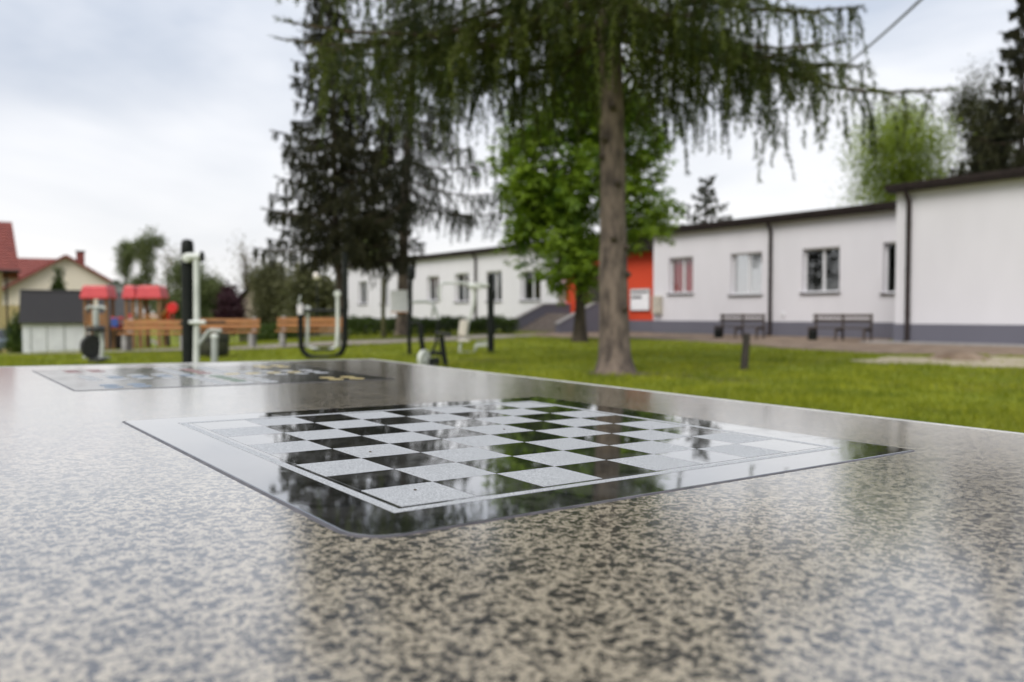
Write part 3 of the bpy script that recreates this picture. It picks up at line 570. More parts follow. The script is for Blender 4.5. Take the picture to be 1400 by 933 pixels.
def school_fixtures():
    x0, x1 = sfx(864, SYR), sfx(889, SYR); z0, z1 = sfz(876, 424, SYR), sfz(876, 396, SYR); w, h = x1-x0, z1-z0
    o = on_school('notice_board', 'white notice board with dark printed lines on the red wall', 'notice board', (x0+x1)/2, SYR-.05, z0)
    MB().cbox((0, 0, h/2), (w, .07, h), .01).build('panel', MT['paper'], o)
    for zz, l, th in ((.86, .9, .10), (.62, .55, .12)):
        MB().bbox((-w*.45, -.042, h*zz-h*th/2), (-w*.45+w*l, -.038, h*zz+h*th/2)).build('printed_line', MT['ink'], o)
    for a, b in (((-w/2-.03, 0), (-w/2-.002, h)), ((w/2+.002, 0), (w/2+.03, h)), ((-w/2-.03, h+.002), (w/2+.03, h+.03)), ((-w/2-.03, -.03), (w/2+.03, -.002))):
        MB().bbox((a[0], -.05, a[1]), (b[0], .04, b[1])).build('frame', MT['grey_paint'], o)
    x = sfx(901); o = on_school('meter_box', 'beige electricity meter box at the corner of the white wall beside the red entrance', 'meter box', x, -.115, sfz(901, 430))
    h = sfz(901, 405)-sfz(901, 430); MB().cbox((0, 0, h/2), (.50, .22, h), .02).build('case', MT['boxbeige'], o); MB().cbox((0, -.115, h*.5), (.40, .012, h*.85), .005).build('door', MT['boxbeige'], o)
    MB().box((.14, -.128, h*.5), (.03, .02, .1)).build('lock', MT['galv'], o)
school_fixtures()

# ------------------------------------------------------------------ conifers
def conifer(name, label, loc, H, r0, lean, zlo, nb, reach, a, b, twl, dens, nl, nw, leaf, bark, seed, lat=1.0, group=None, zpow=1.0, hang=1.0, flare=1.6, bias=None, step=.16, extra=(), stubs=0):
    rnd = random.Random(seed); t = thing(name, label, 'tree', loc, 0, group)
    n = 26; path = []; rad = []
    for i in range(n):
        u = (i/(n-1))**1.5; path.append(Vector((lean[0]*u+.04*math.sin(u*9+seed), lean[1]*u+.04*math.cos(u*7+seed), H*u-.1)))
        rad.append(r0*((1-u)**.8*.93+.07)*(1+(flare-1)*math.exp(-max(0, H*u)/.22)))
    random.seed(seed)
    tr = MB().tube(path, rad, 18, jit=.10).build('trunk', bark, t, smooth=True)
    for q in range(stubs):
        z = .9+q*(zlo-1.6)/max(1, stubs)+rnd.uniform(-.2, .2); u = (z/H); a_ = rnd.uniform(3.3, 6.1); rr = r0*((1-u**1)**.8*.93+.07); d = Vector((math.cos(a_), math.sin(a_), 0)); c = Vector((lean[0]*u, lean[1]*u, z))
        MB().tube([c+d*(rr-.03), c+d*(rr+.012)+Vector((0, 0, .004)), c+d*(rr+.035)], [.055, .04, .022], 8, jit=.3).build('branch_stub', MT['bark_dark'], t, smooth=True)
    def axis(z):
        u = max(0, min(1, z/H)); return Vector((lean[0]*u+.04*math.sin(u*9+seed), lean[1]*u+.04*math.cos(u*7+seed), z))
    tw = []; lim = MB(); th = MB()
    for i in range(nb+len(extra)):
        z0 = zlo+(H-zlo)*.97*((i+rnd.random()*.6)/nb)**zpow; az = i*2.39996+rnd.uniform(-.35, .35)
        Rr = reach(z0)*rnd.uniform(.72, 1.12)
        if bias: Rr *= bias(az, z0)
        if i >= nb: z0, az, Rr = extra[i-nb][:3]
        if Rr < .15: continue
        d = Vector((math.cos(az), math.sin(az), 0)); s = Vector((-d.y, d.x, 0)); p0 = axis(z0); K = 12; aa, bb = a*rnd.uniform(.7, 1.3), b*rnd.uniform(.6, 1.3); wob = rnd.uniform(-.25, .25)
        if i >= nb: aa, bb = extra[i-nb][3:]; wob = 0
        P = [p0+d*(Rr*q/K)+s*(wob*Rr*(q/K)**2+rnd.uniform(-.03, .03))+Vector((0, 0, Rr*(-aa*q/K+bb*(q/K)**2)+rnd.uniform(-.02, .02))) for q in range(K+1)]
        br = min(.05, .012*Rr+.006)
        lim.tube(P, [br*(1-.85*q/K)+.004 for q in range(K+1)], 6)
        m = max(4, int(Rr/step))
        for j in range(m):
            q = .12+.88*(j+rnd.random())/m; k = min(K-1, int(q*K)); p = P[k].lerp(P[k+1], q*K-k)
            if i >= nb and q > .55 and rnd.random() < q*.65: continue
            for sg in (-1, 1):
                if rnd.random() > .88: continue
                l = lat*(.12+.30*Rr*min(1, (1.05-q)*1.6)*rnd.uniform(.5, 1.1))*(.6 if q < .25 else 1)
                dd = (d*rnd.uniform(.35, .8)+s*sg).normalized(); dr = rnd.uniform(.25, .75)
                lp = [p+dd*(l*u)+Vector((0, 0, -dr*l*u*u)) for u in (0, .33, .67, 1)]; tw.append(lp); th.tube(lp, [.006, .005, .004, .003], 3, cap=False)
                for u in (.25, .5, .75, 1.0):
                    if rnd.random() < .85*hang:
                        k2 = min(2, int(u*3)); b0 = lp[k2].lerp(lp[k2+1], u*3-k2); tl = twl*(.22+.9*rnd.random()**1.7)*(.5+.5*min(1, Rr/2)); o = Vector((rnd.gauss(0, .10), rnd.gauss(0, .10), 0))
                        tw.append([b0, b0+o*tl+Vector((0, 0, -tl*.3)), b0+o*tl*1.4+Vector((0, 0, -tl*.65)), b0+o*tl*1.6+Vector((0, 0, -tl))])
            if rnd.random() < .7*hang:
                tl = twl*rnd.uniform(.3, 1.15)*(.5+.5*min(1, Rr/2)); o = Vector((rnd.gauss(0, .12), rnd.gauss(0, .12), 0))
                tw.append([p, p+o*tl+Vector((0, 0, -tl*.3)), p+o*tl*1.4+Vector((0, 0, -tl*.65)), p+o*tl*1.6+Vector((0, 0, -tl))])
        tw.append([P[-4], P[-3], P[-2], P[-1]+d*.12+Vector((0, 0, .03))])
    lim.build('branch', MT['twig'], t, smooth=True, fix=False)['kind'] = 'stuff'
    if len(th.v): th.build('branchlet', MT['twig'], t, fix=False)['kind'] = 'stuff'
    A = np.array([[tuple(p) for p in q] for q in tw]); L = np.linalg.norm(np.diff(A, axis=1), axis=2).sum(1)
    cnt = np.maximum(3, (L*dens).astype(int)); idx = np.repeat(np.arange(len(A)), cnt); m = len(idx); rg = np.random.default_rng(seed)
    u = rg.random(m)*2.9999; k = u.astype(int); fr = (u-k)[:, None]; p = A[idx, k]*(1-fr)+A[idx, k+1]*fr; tg = A[idx, k+1]-A[idx, k]; tg /= np.linalg.norm(tg, axis=1)[:, None]+1e-9
    rv = rg.normal(size=(m, 3)); rv -= tg*(rv*tg).sum(1)[:, None]; rv /= np.linalg.norm(rv, axis=1)[:, None]+1e-9
    dr = tg*.75+rv*rg.uniform(.5, 1.0, m)[:, None]; dr /= np.linalg.norm(dr, axis=1)[:, None]; sd_ = np.cross(dr, rg.normal(size=(m, 3))); sd_ /= np.linalg.norm(sd_, axis=1)[:, None]+1e-9
    ln = nl*rg.uniform(.6, 1.25, m)[:, None]; V = np.stack([p-sd_*nw/2, p+sd_*nw/2, p+dr*ln], 1).reshape(-1, 3)
    o = npmesh('crown', V, 3, leaf, t, rg.random(len(A))[idx]); o['kind'] = 'stuff'
    return t

def reach_main(z): return 4.5 if z < 6.5 else max(.4, 4.5*(1-(z-6.5)/9.5))
def bias_main(az, z):            # the lowest limbs on the side away from the viewer were cut higher
    return (.82 if math.sin(az) < -.5 else 1.0)*(.74 if math.cos(az) > .3 else 1.0)
conifer('spruce_tree', 'tall spruce with bare grey-brown trunk and long drooping branches on the lawn', base(845, 12.04), 15, .215, (-.5, .15, 0), 4.9, 78, reach_main, .44, .34, .95, 95, .085, .019, MT['needle'], MT['bark'], 5, flare=1.75, stubs=8, step=.25, zpow=1.35, hang=.62, lat=1.25, bias=bias_main, extra=((5.6, .0, 4.9, .72, .41), (5.5, .25, 3.5, .60, .36), (5.3, -.15, 3.2, .55, .34), (5.7, 3.12, 4.75, .52, .34), (5.5, 3.4, 4.5, .5, .32), (6.1, 2.8, 4.7, .5, .3)))
conifer('spruce_tree', 'dense dark spruce with a slim trunk behind the black looped exercise frame', base(469, 27), 12.5, .13, (-.5, 0, 0), 2.8, 135, lambda z: max(.3, 2.45*(1-(z-2.8)/11.5)), .30, .34, .42, 170, .085, .026, MT['needle_dark'], MT['bark_dark'], 21, hang=.8, step=.22)
conifer('spruce_tree', 'spruce with a tall pale trunk that carries a white notice', base(547, 33), 17, .23, (.8, 0, 0), 5.2, 60, lambda z: max(.4, 4.0*(1-(z-5.2)/15)), .42, .30, .9, 60, .11, .034, MT['needle_grey'], MT['bark'], 33, hang=.8, step=.32)
conifer('spruce_tree', 'slender young spruce with a thin trunk close to the notice tree', base(525, 31.5), 8.5, .085, (.1, 0, 0), 3.0, 34, lambda z: max(.25, 1.5*(1-(z-3.0)/6.5)), .35, .3, .5, 70, .12, .04, MT['needle_dark'], MT['bark_green'], 41, hang=.8, step=.3)
conifer('larch_tree', 'dark ragged conifer rising behind the projecting windowless block', base(1392, 43), 17.5, .25, (.0, 0, 0), 4.5, 60, lambda z: max(.3, 4.2*(1-(z-4.5)/14)), .25, .32, .6, 110, .17, .06, MT['needle_dark'], MT['bark_dark'], 52, hang=.7, step=.36)
conifer('pine_tree', 'small pine top showing above the roof beside the bright green leafy tree', base(962, 62), 11.3, .16, (.2, 0, 0), 4.5, 40, lambda z: 1.9*min(1, max(.25, (11.6-z)/4)), .10, .30, .4, 80, .16, .06, MT['needle_grey'], MT['bark_dark'], 63, hang=.5, step=.34)

# ------------------------------------------------------------------ broadleaved trees and bushes
def leafcloud(rg, C, n, sig, size, asp=.55, droop=.3):
    idx = np.repeat(np.arange(len(C)), n); m = len(idx); p = C[idx]+rg.normal(size=(m, 3))*sig
    d = rg.normal(size=(m, 3)); d[:, 2] -= droop; d /= np.linalg.norm(d, axis=1)[:, None]; s = np.cross(d, rg.normal(size=(m, 3))); s /= np.linalg.norm(s, axis=1)[:, None]+1e-9
    L = size*rg.uniform(.6, 1.3, m)[:, None]
    return np.stack([p, p+d*L*.5+s*L*asp/2, p+d*L, p+d*L*.5-s*L*asp/2], 1).reshape(-1, 3)
def palmate(rg, C, size):
    out = []; m = len(C); ax = rg.normal(size=(m, 3))*.55; ax[:, 2] += 1; ax /= np.linalg.norm(ax, axis=1)[:, None]
    x = np.cross(ax, rg.normal(size=(m, 3))); x /= np.linalg.norm(x, axis=1)[:, None]; y = np.cross(ax, x); L = size*rg.uniform(.7, 1.2, m)[:, None]
    for k in range(6):
        a = 2*math.pi*k/6.6; d = x*math.cos(a)+y*math.sin(a)-ax*.45; s = -x*math.sin(a)+y*math.cos(a)
        out.append(np.stack([C, C+d*L*.62+s*L*.19, C+d*L, C+d*L*.62-s*L*.19], 1))
    return np.concatenate(out, 0).reshape(-1, 3)
def blobs(rg, B, n):
    out = []; vol = np.array([b[3]*b[4]*b[5] for b in B]); k = rg.choice(len(B), n, p=vol/vol.sum())
    d = rg.normal(size=(n, 3)); d /= np.linalg.norm(d, axis=1)[:, None]; r = rg.random(n)**.42
    Bn = np.array(B); return Bn[k, :3]+d*r[:, None]*Bn[k, 3:]
def broad(name, label, loc, H, r0, B, nclump, per, sig, size, leaf, bark, seed, cat='tree', kind='leaf', limbs=14, asp=.55, group=None, lean=(0, 0)):
    rg = np.random.default_rng(seed); random.seed(seed); t = thing(name, label, cat, loc, 0, group)
    ht = H*.8; P = [Vector((lean[0]*(i/9)**1.4, lean[1]*(i/9)**1.4, -.1+ht*i/9)) for i in range(10)]; rad = [r0*(1-.85*i/9)*(1+.5*math.exp(-i*1.2)) for i in range(10)]
    MB().tube(P, rad, 14, jit=.08).build('trunk', bark, t, smooth=True)
    C = blobs(rg, B, nclump); lm = MB()
    for c in C[:limbs]:
        c = Vector(c); z = max(.25*H, min(ht*.95, c.z*.72)); i = min(8, int(z/ht*9)); a = P[i].lerp(P[i+1], .5); mid = a.lerp(c, .5)+Vector((0, 0, .12*(c-a).length)); rr = r0*.30
        lm.tube([a, a.lerp(mid, .6), mid, mid.lerp(c, .5), c], [rr, rr*.8, rr*.6, rr*.4, rr*.15], 6)
    if limbs: lm.build('limb', bark, t, smooth=True, fix=False)['kind'] = 'stuff'
    if kind == 'palm':
        n = np.repeat(C, per, 0)+rg.normal(size=(len(C)*per, 3))*sig; V = palmate(rg, n, size)
    else: V = leafcloud(rg, C, per, sig, size, asp)
    ct = rg.random(len(C)); tone = np.tile(np.repeat(ct, per), 6) if kind == 'palm' else np.repeat(ct, per)
    o = npmesh('crown', V, 4, leaf, t, tone); o['kind'] = 'stuff'; return t
# chestnut in front of the entrance: trunk base at photo (793,468)
cb_ = base(793, 26.0)
def cpx(px, py, Y=26.0): p = at(px, py, Y); return p-cb_
CB = []
for px, py, rx, rz_, dy in ((800, 130, 62, 70, 0), (735, 190, 45, 55, -.5), (765, 260, 70, 70, -.6), (850, 200, 65, 70, .3), (720, 270, 28, 40, .2), (870, 290, 48, 36, -.3), (905, 300, 24, 22, 0), (770, 345, 58, 40, -.7), (800, 365, 30, 34, -.9), (725, 325, 34, 30, 0), (850, 330, 34, 26, .6), (800, 60, 40, 60, 0), (690, 215, 22, 30, -.5), (770, 385, 16, 24, -.8)):
    p = cpx(px, py, 26.0+dy); k = 26/F; CB.append((p.x, p.y, p.z, rx*k, max(.6, rx*k*1.05), rz_*k))
broad('chestnut_tree', 'bright green leafy tree growing in front of the red entrance', cb_, 6.5, .19, CB, 640, 7, .22, .25, MT['chestnut'], MT['bark_dark'], 71, kind='palm', limbs=26)
def tree_px(name, label, px, Y, top, wid, bot, leaf, bark, seed, ncl, per, sig, size, r0=.18, nb=7, cat='tree', limbs=12, shape='round', group=None):
    b = base(px, Y); k = Y/F; zt = at(px, top, Y).z-b.z; zb = at(px, bot, Y).z-b.z; rg = random.Random(seed); B = []
    for i in range(nb):
        u = (i+.5)/nb; pr = math.sin(math.pi*(.12+.8*u))**.7 if shape == 'round' else (1.05-u)**.7 if shape == 'cone' else .75+.25*math.sin(u*9)
        r = wid*k/2*pr; z = zb+(zt-zb)*u; off = r*.45
        B.append((rg.uniform(-off, off), rg.uniform(-off, off), z, r*.72, r*.72, (zt-zb)/nb*.85+.15))
    return broad(name, label, b, zt, r0, B, ncl, per, sig, size, leaf, bark, seed, cat=cat, limbs=limbs, group=group)
tree_px('birch_tree', 'light green leafy tree behind the roof of the long white building', 1238, 52, 148, 190, 330, MT['birch'], MT['bark_dark'], 81, 700, 70, .5, .15, nb=9)
tree_px('broad_tree', 'brownish green tree between the light green tree and the ragged conifer', 1335, 50, 108, 92, 320, MT['dark_olive'], MT['bark_dark'], 82, 460, 60, .45, .16, nb=8)
tree_px('birch_tree', 'tall narrow green tree behind the playground, taller of the slim pair', 203, 82, 322, 46, 420, MT['far_leaf'], MT['bark_dark'], 83, 190, 60, .32, .2, shape='col', nb=7)
tree_px('birch_tree', 'narrow green tree behind the playground, shorter of the slim pair', 172, 84, 338, 32, 430, MT['far_leaf'], MT['bark_dark'], 84, 140, 60, .28, .2, shape='col', nb=6)
tree_px('birch_tree', 'thin budding tree with see-through crown left of the tall black gym post', 230, 90, 345, 36, 430, MT['budding'], MT['bark_dark'], 85, 60, 14, .6, .25, shape='col', nb=6, limbs=24)
tree_px('broad_tree', 'rounded green tree rising behind the tall black gym post', 262, 70, 362, 76, 456, MT['far_leaf'], MT['bark_dark'], 86, 330, 80, .45, .2, nb=7)
tree_px('broad_tree', 'wide olive green tree low behind the wooden benches', 295, 74, 388, 66, 456, MT['far_olive'], MT['bark_dark'], 87, 260, 80, .4, .2, nb=6)
tree_px('broad_tree', 'bare budding tree with brown see-through crown above the beige gabled house', 338, 86, 330, 54, 410, MT['budding'], MT['bark_dark'], 88, 110, 12, .55, .22, nb=6, limbs=46)
tree_px('shrub', 'dark maroon leaved shrub beside the beige gabled house', 312, 62, 400, 34, 448, MT['maroon'], MT['bark_dark'], 89, 150, 40, .3, .24, nb=4, cat='shrub', r0=.08)
tree_px('broad_tree', 'olive green tree between the beige gabled house and the dark spruce', 372, 66, 364, 70, 452, MT['far_olive'], MT['bark_dark'], 90, 300, 80, .42, .2, nb=7)
tree_px('broad_tree', 'grey green willow leaning near the globe lamp', 418, 52, 372, 74, 446, MT['far_olive'], MT['bark_green'], 91, 300, 40, .4, .26, nb=6, r0=.3)
tree_px('broad_tree', 'green tree half hidden behind the dense dark spruce', 500, 72, 300, 90, 440, MT['far_leaf'], MT['bark_dark'], 92, 260, 40, .5, .3, nb=7)
tree_px('thuja', 'slim dark conical tree in front of the cream gable', 83, 58, 366, 17, 452, MT['hedge'], MT['bark_dark'], 93, 150, 40, .16, .2, nb=6, shape='cone', r0=.07)
tree_px('thuja', 'dark bushy thuja beside the parked car', 22, 47, 424, 26, 478, MT['hedge'], MT['bark_dark'], 94, 90, 30, .18, .14, nb=5, shape='cone', r0=.07)
for px, lb in ((105, 'far hazy green tree beyond the cream gabled house'), (-40, 'far green tree beyond the red roofed house'), (150, 'far low green tree beside the red roofed gable')):
    tree_px('broad_tree', lb, px, 110, 392 if px > 0 else 350, 70, 450, MT['far_olive'], MT['bark_dark'], 100+px, 120, 24, .6, .3, nb=6)

def hedge(name, label, A, B_, w, h, seed, leaf='hedge', n=5200):
    rg = np.random.default_rng(seed); A, B_ = Vector(A), Vector(B_); d = B_-A; L = d.length; rz = math.atan2(d.y, d.x)
    t = thing(name, label, 'hedge', A, rz)
    P = np.stack([rg.random(n)*L, rg.uniform(-w/2, w/2, n), h*rg.random(n)**.6], 1); P[:, 2] *= 1+.10*np.sin(P[:, 0]*3.1)+.05*np.sin(P[:, 0]*7.7)
    o = npmesh('foliage', leafcloud(rg, P, 2, .05, .11, .6, 0), 4, MT[leaf], t); o['kind'] = 'stuff'
    m = MB()
    for i in range(int(L/.5)):
        x = .25+i*.5; m.tube([(x, 0, -.05), (x+random.uniform(-.1, .1), random.uniform(-.1, .1), h*.7)], [.02, .008], 5)
    m.build('stems', MT['twig'], t)['kind'] = 'stuff'; return t
hedge('hedge', 'low clipped green hedge in front of the long white wall', base(472, 34.2), base(704, 37.0), .9, .72, 3)
hedge('hedge', 'low rough green hedge beyond the wooden benches', base(338, 40), base(402, 38), 1.0, 1.0, 4, n=2600)

# ------------------------------------------------------------------ garden side: houses, shed, car, playground
def roof_slope(m, e0, e1, r0, r1, n, th=.05):
    """stepped tile courses from eave line e0-e1 up to ridge line r0-r1"""
    e0, e1, r0, r1 = map(Vector, (e0, e1, r0, r1)); nrm = (e1-e0).cross(r0-e0).normalized()
    if nrm.z < 0: nrm = -nrm
    for k in range(n):
        a, b = k/n, (k+1)/n
        p = [e0.lerp(r0, a)+nrm*th, e1.lerp(r1, a)+nrm*th, e1.lerp(r1, b)+nrm*th*.2, e0.lerp(r0, b)+nrm*th*.2]
        q = [e0.lerp(r0, a)-nrm*.04, e1.lerp(r1, a)-nrm*.04, e1.lerp(r1, b)-nrm*.04, e0.lerp(r0, b)-nrm*.04]
        m.add(p+q, [(0, 1, 2, 3), (4, 7, 6, 5), (0, 4, 5, 1), (1, 5, 6, 2), (2, 6, 7, 3), (3, 7, 4, 0)])
    return m
def gable_house(name, label, loc, rz, w, d, he, hr, wallm, roofm, over=.4, windows=(), chimney=None, courses=12, lower=None):
    """gable end faces local -y; width w along x, depth d along y"""
    t = thing(name, label, 'house', loc, rz)
    m = MB().prism([(-w/2, 0, -.5), (w/2, 0, -.5), (w/2, 0, he), (0, 0, hr), (-w/2, 0, he)], (0, d, 0)); m.build('wall', wallm, t)
    s = (hr-he)/(w/2); zo = he-over*s
    for sg in (-1, 1):
        m = roof_slope(MB(), (sg*(w/2+over), -over, zo+.06), (sg*(w/2+over), d+over, zo+.06), (0, -over, hr+.06), (0, d+over, hr+.06), courses)
        r = m.build('roof', roofm, t)
        MB().prism([(sg*(w/2+over), -over-.03, zo-.14), (0, -over-.03, hr-.14), (0, -over-.03, hr+.05), (sg*(w/2+over), -over-.03, zo+.05)], (0, .025, 0)).build('barge_board', MT['dark_brown'] if roofm != MT['roof_red'] else MT['roof_red'], r)
        MB().tube([(sg*(w/2+over+.06), -over, zo), (sg*(w/2+over+.06), d+over, zo)], .07, 8).build('gutter', MT['brown_pipe'], r)
    if lower: MB().bbox((-w/2-.02, -.03, -.5), (w/2+.02, -.001, lower[0])).build('lower_wall', lower[1], t)
    for x, z, ww, hh in windows:
        f = MB().bbox((x-ww/2, -.04, z-hh/2), (x-ww/2+.07, -.005, z+hh/2)).bbox((x+ww/2-.07, -.04, z-hh/2), (x+ww/2, -.005, z+hh/2)).bbox((x-ww/2+.07, -.04, z+hh/2-.07), (x+ww/2-.07, -.005, z+hh/2)).bbox((x-ww/2+.07, -.04, z-hh/2), (x+ww/2-.07, -.005, z-hh/2+.07)).build('window', MT['frame'], t)
        MB().bbox((x-ww/2+.07, -.02, z-hh/2+.07), (x+ww/2-.07, -.012, z+hh/2-.07)).build('pane', MT['car_glass'], f)
    if chimney:
        x, y, z0, z1 = chimney; c = MB().bbox((x-.3, y-.3, z0), (x+.3, y+.3, z1)).build('chimney', MT['roof_red'], t); MB().bbox((x-.36, y-.36, z1+.002), (x+.36, y+.36, z1+.1)).build('cap', MT['dark_brown'], c)
    return t
# cream house: apex (90,348), gable about 9.3 m wide, 66 m away
Y2 = 66; b2 = base(92, Y2); k2 = Y2/F
def z2(py, b=None, Y=None): b = b2 if b is None else b; return EYE.z+(430-py)*((Y or Y2)/F)-b.z
gable_house('cream_house', 'cream gabled house with red tiled roof and chimney behind the small white shed', b2, R(27), 9.0, 10, z2(398), z2(350), MT['cream'], MT['roof_red'], .45, [(-.3, z2(412), .9, 1.1), (-3.2, z2(445), 1.1, 1.3), (2.6, z2(445), 1.1, 1.3)], (1.0, 1.6, z2(368), z2(343)), lower=(z2(418), MT['yellow_wall']))
def cross_wing():                 # lower red roof seen left of the gable: a rear wing of the neighbour
    b = base(48, 76); t = thing('rear_house', 'house with a plain red tiled roof just behind the cream gabled house', 'house', b, R(24))
    z0, z1 = EYE.z+(430-378)*76/F-b.z, EYE.z+(430-351)*76/F-b.z
    MB().bbox((-3.4, 0, -.5), (3.4, 6, z0)).build('wall', MT['beige_wall'], t)
    MB().prism([(-3.4, 0, z0), (-3.4, 6, z0), (-3.4, 3, z1-.1)], (6.8, 0, 0)).build('gable', MT['beige_wall'], t)
    for e, in ((-.5,), (6.5,)): roof_slope(MB(), (-3.8, e, z0-.15), (3.8, e, z0-.15), (-3.8, 3, z1), (3.8, 3, z1), 9).build('roof', MT['roof_red'], t)
    f = MB().bbox((-.6, -.05, z0-1.9), (.6, -.003, z0-.6)).build('window', MT['frame'], t); MB().bbox((-.5, -.06, z0-1.8), (.5, -.052, z0-.7)).build('pane', MT['car_glass'], f)
cross_wing()
def left_house():                 # eave side faces the viewer; ridge parallel to the picture
    Y = 50; b = base(22, Y); k = Y/F; t = thing('tiled_house', 'ochre house with a steep red tiled roof at the end of the path', 'house', b, R(31))
    z = lambda py: EYE.z+(430-py)*k-b.z; ze, zr = z(368), z(294)
    MB().bbox((-9.5, 1.0, -.5), (-.75, 9, ze)).build('wall', MT['yellow_wall'], t)
    MB().prism([(-9.5, 1.0, ze), (-9.5, 9, ze), (-9.5, 5, zr-.5)], (8.75, 0, 0)).build('gable', MT['yellow_wall'], t)
    for e in (0.3, 9.7): roof_slope(MB(), (-10, e, ze-.1), (.25 if e < 1 else .25, e, ze-.1), (-10, 5, zr), (-.1, 5, zr), 15, .06).build('roof', MT['roof_red'], t)
    MB().tube([(-10, .22, ze-.12), (.3, .22, ze-.12)], .08, 8).build('gutter', MT['brown_pipe'], t)
    MB().tube([(-.45, .6, ze-.2), (-.45, .9, ze-.5), (-.45, .9, .1)], .06, 8).build('downpipe', MT['brown_pipe'], t)
    MB().bbox((-.74, 1.2, 1.2), (-.735, 2.4, 2.6)).build('window', MT['car_glass'], t)
    for x in (-3, -6.5):
        f = MB().bbox((x-.6, .95, 1.0), (x+.6, .995, 2.4)).build('window', MT['frame'], t); MB().bbox((x-.5, .94, 1.1), (x+.5, .948, 2.3)).build('pane', MT['car_glass'], f)
left_house()
b3 = base(352, 72)
gable_house('beige_house', 'small beige gabled house with a grey roof beyond the maroon shrub', b3, R(-38), 5.6, 8, EYE.z+(430-412)*72/F-b3.z, EYE.z+(430-384)*72/F-b3.z, MT['beige_wall'], MT['roof_dark'], .35, [(0, 2.2, .9, 1.1)])
def shed():
    Y = 44; b = base(77, Y); k = Y/F; t = thing('garden_shed', 'small white shed with a big dark steep roof', 'shed', b, R(27)); z = lambda py: EYE.z+(430-py)*k-b.z
    w = 82*k; ze, zr = z(441), z(398)
    for x0_, x1_ in ((-w/2, w/2),):
        nb_ = 14
        for i in range(nb_):
            a = x0_+(x1_-x0_)*i/nb_; MB().bbox((a+.004, .45-.006*(i % 2), -.4), (a+w/nb_-.004, .50, ze+.1)).build('wall_board', MT['shed_white'], t)
    MB().bbox((-w/2, .51, -.4), (w/2, 3.2, ze)).build('wall', MT['shed_white'], t)
    for e, r in ((.25, 0), (3.5, 1)): roof_slope(MB(), (-w/2-.15, e, ze-.05), (w/2+.15, e, ze-.05), (-w/2-.15, 1.85, zr), (w/2+.15, 1.85, zr), 12, .03).build('roof', MT['roof_dark'], t)
    MB().prism([(-w/2, .52, ze), (-w/2, 3.2, ze), (-w/2, 1.85, zr-.1)], (w, 0, 0)).build('gable', MT['white_paint'], t)
    MB().tube([(-w/2-.15, 1.85, zr+.03), (w/2+.15, 1.85, zr+.03)], .07, 8).build('ridge', MT['roof_dark'], t)
shed()
def extension():
    Y = 60; b = base(160, Y); k = Y/F; z = lambda py: EYE.z+(430-py)*k-b.z
    t = thing('outbuilding', 'grey outbuilding with a shallow gable behind the playground towers', 'outbuilding', b, R(24)); w = 46*k
    MB().bbox((-w/2, 0, -.4), (w/2, 4, z(400))).build('wall', pm('grey_boards', (.10, .10, .12), (.14, .14, .16), scale=3, rough=.8, stretch=(8, 8, .3)), t)
    MB().prism([(-w/2, -.002, z(399.9)), (w/2, -.002, z(399.9)), (0, -.002, z(384))], (0, 4, 0)).build('gable', MT['galv'], t)
    for sg in (-1, 1): roof_slope(MB(), (sg*w*.56, -.3, z(401)), (sg*w*.56, 4.3, z(401)), (0, -.3, z(382.5)), (0, 4.3, z(382.5)), 6, .02).build('roof', MT['galv'], t)
    MB().bbox((-.45, -.05, -.1), (.45, -.004, 2.0)).build('door', MT['dark_brown'], t)
extension()
def car():
    Y = 49; b = base(10, Y); t = thing('parked_car', 'grey blue car parked beside the ochre house', 'car', b, R(118))
    prof = [(-2.1, .35), (-2.12, .75), (-1.95, .88), (-1.1, .95), (-.55, 1.38), (.75, 1.42), (1.45, .98), (2.0, .88), (2.12, .6), (2.1, .35)]
    vs = []; n = len(prof)
    for y, s in ((-.84, .96), (-.80, 1), (.80, 1), (.84, .96)):
        vs += [(x*s, y*(1 if z < 1 else .86), .35+(z-.35)*s) for x, z in prof]
    fs = [(q*n+i, q*n+(i+1) % n, q*n+n+(i+1) % n, q*n+n+i) for q in range(3) for i in range(n)] + [tuple(range(n)), tuple(range(3*n, 4*n))]
    MB().add(vs, fs).build('body', MT['car'], t, smooth=True)
    for y in (-.745, .745):
        for a, b_ in (((-1.0, -.5), (-.1, -.5)), ((-.02, -.5), (1.2, .6))):
            pass
        MB().prism([(-1.0, y, .98), (-.55, y, 1.31), (.05, y, 1.34), (.05, y, .98)], (0, .03 if y > 0 else -.03, 0)).build('side_window', MT['car_glass'], t)
        MB().prism([(.12, y, .98), (.12, y, 1.34), (.68, y, 1.34), (1.2, y, .98)], (0, .03 if y > 0 else -.03, 0)).build('side_window', MT['car_glass'], t)
        for x in (-1.3, 1.3):
            rot = Matrix.Rotation(math.pi/2, 3, 'X'); w = MB().lathe([(.20, -.1), (.31, -.1), (.33, -.06), (.33, .06), (.31, .1), (.20, .1)], (x, y, .33), 18, rot).build('wheel', MT['tyre'], t, smooth=True)
            MB().lathe([(.19, -.105), (.19, .105)], (x, y, .33), 14, rot).build('rim', MT['galv'], w)
    for y in (-.6, .6):
        MB().cbox((2.09, y, .68), (.06, .3, .14), .01).build('headlight', MT['frame'], t); MB().cbox((-2.1, y, .74), (.06, .25, .14), .01).build('tail_light', MT['red_bright'], t)
    MB().prism([(-1.08, -.66, .97), (-1.08, .66, .97), (-.6, .6, 1.33), (-.6, -.6, 1.33)], (-.03, 0, .02)).build('windscreen', MT['car_glass'], t)
car()
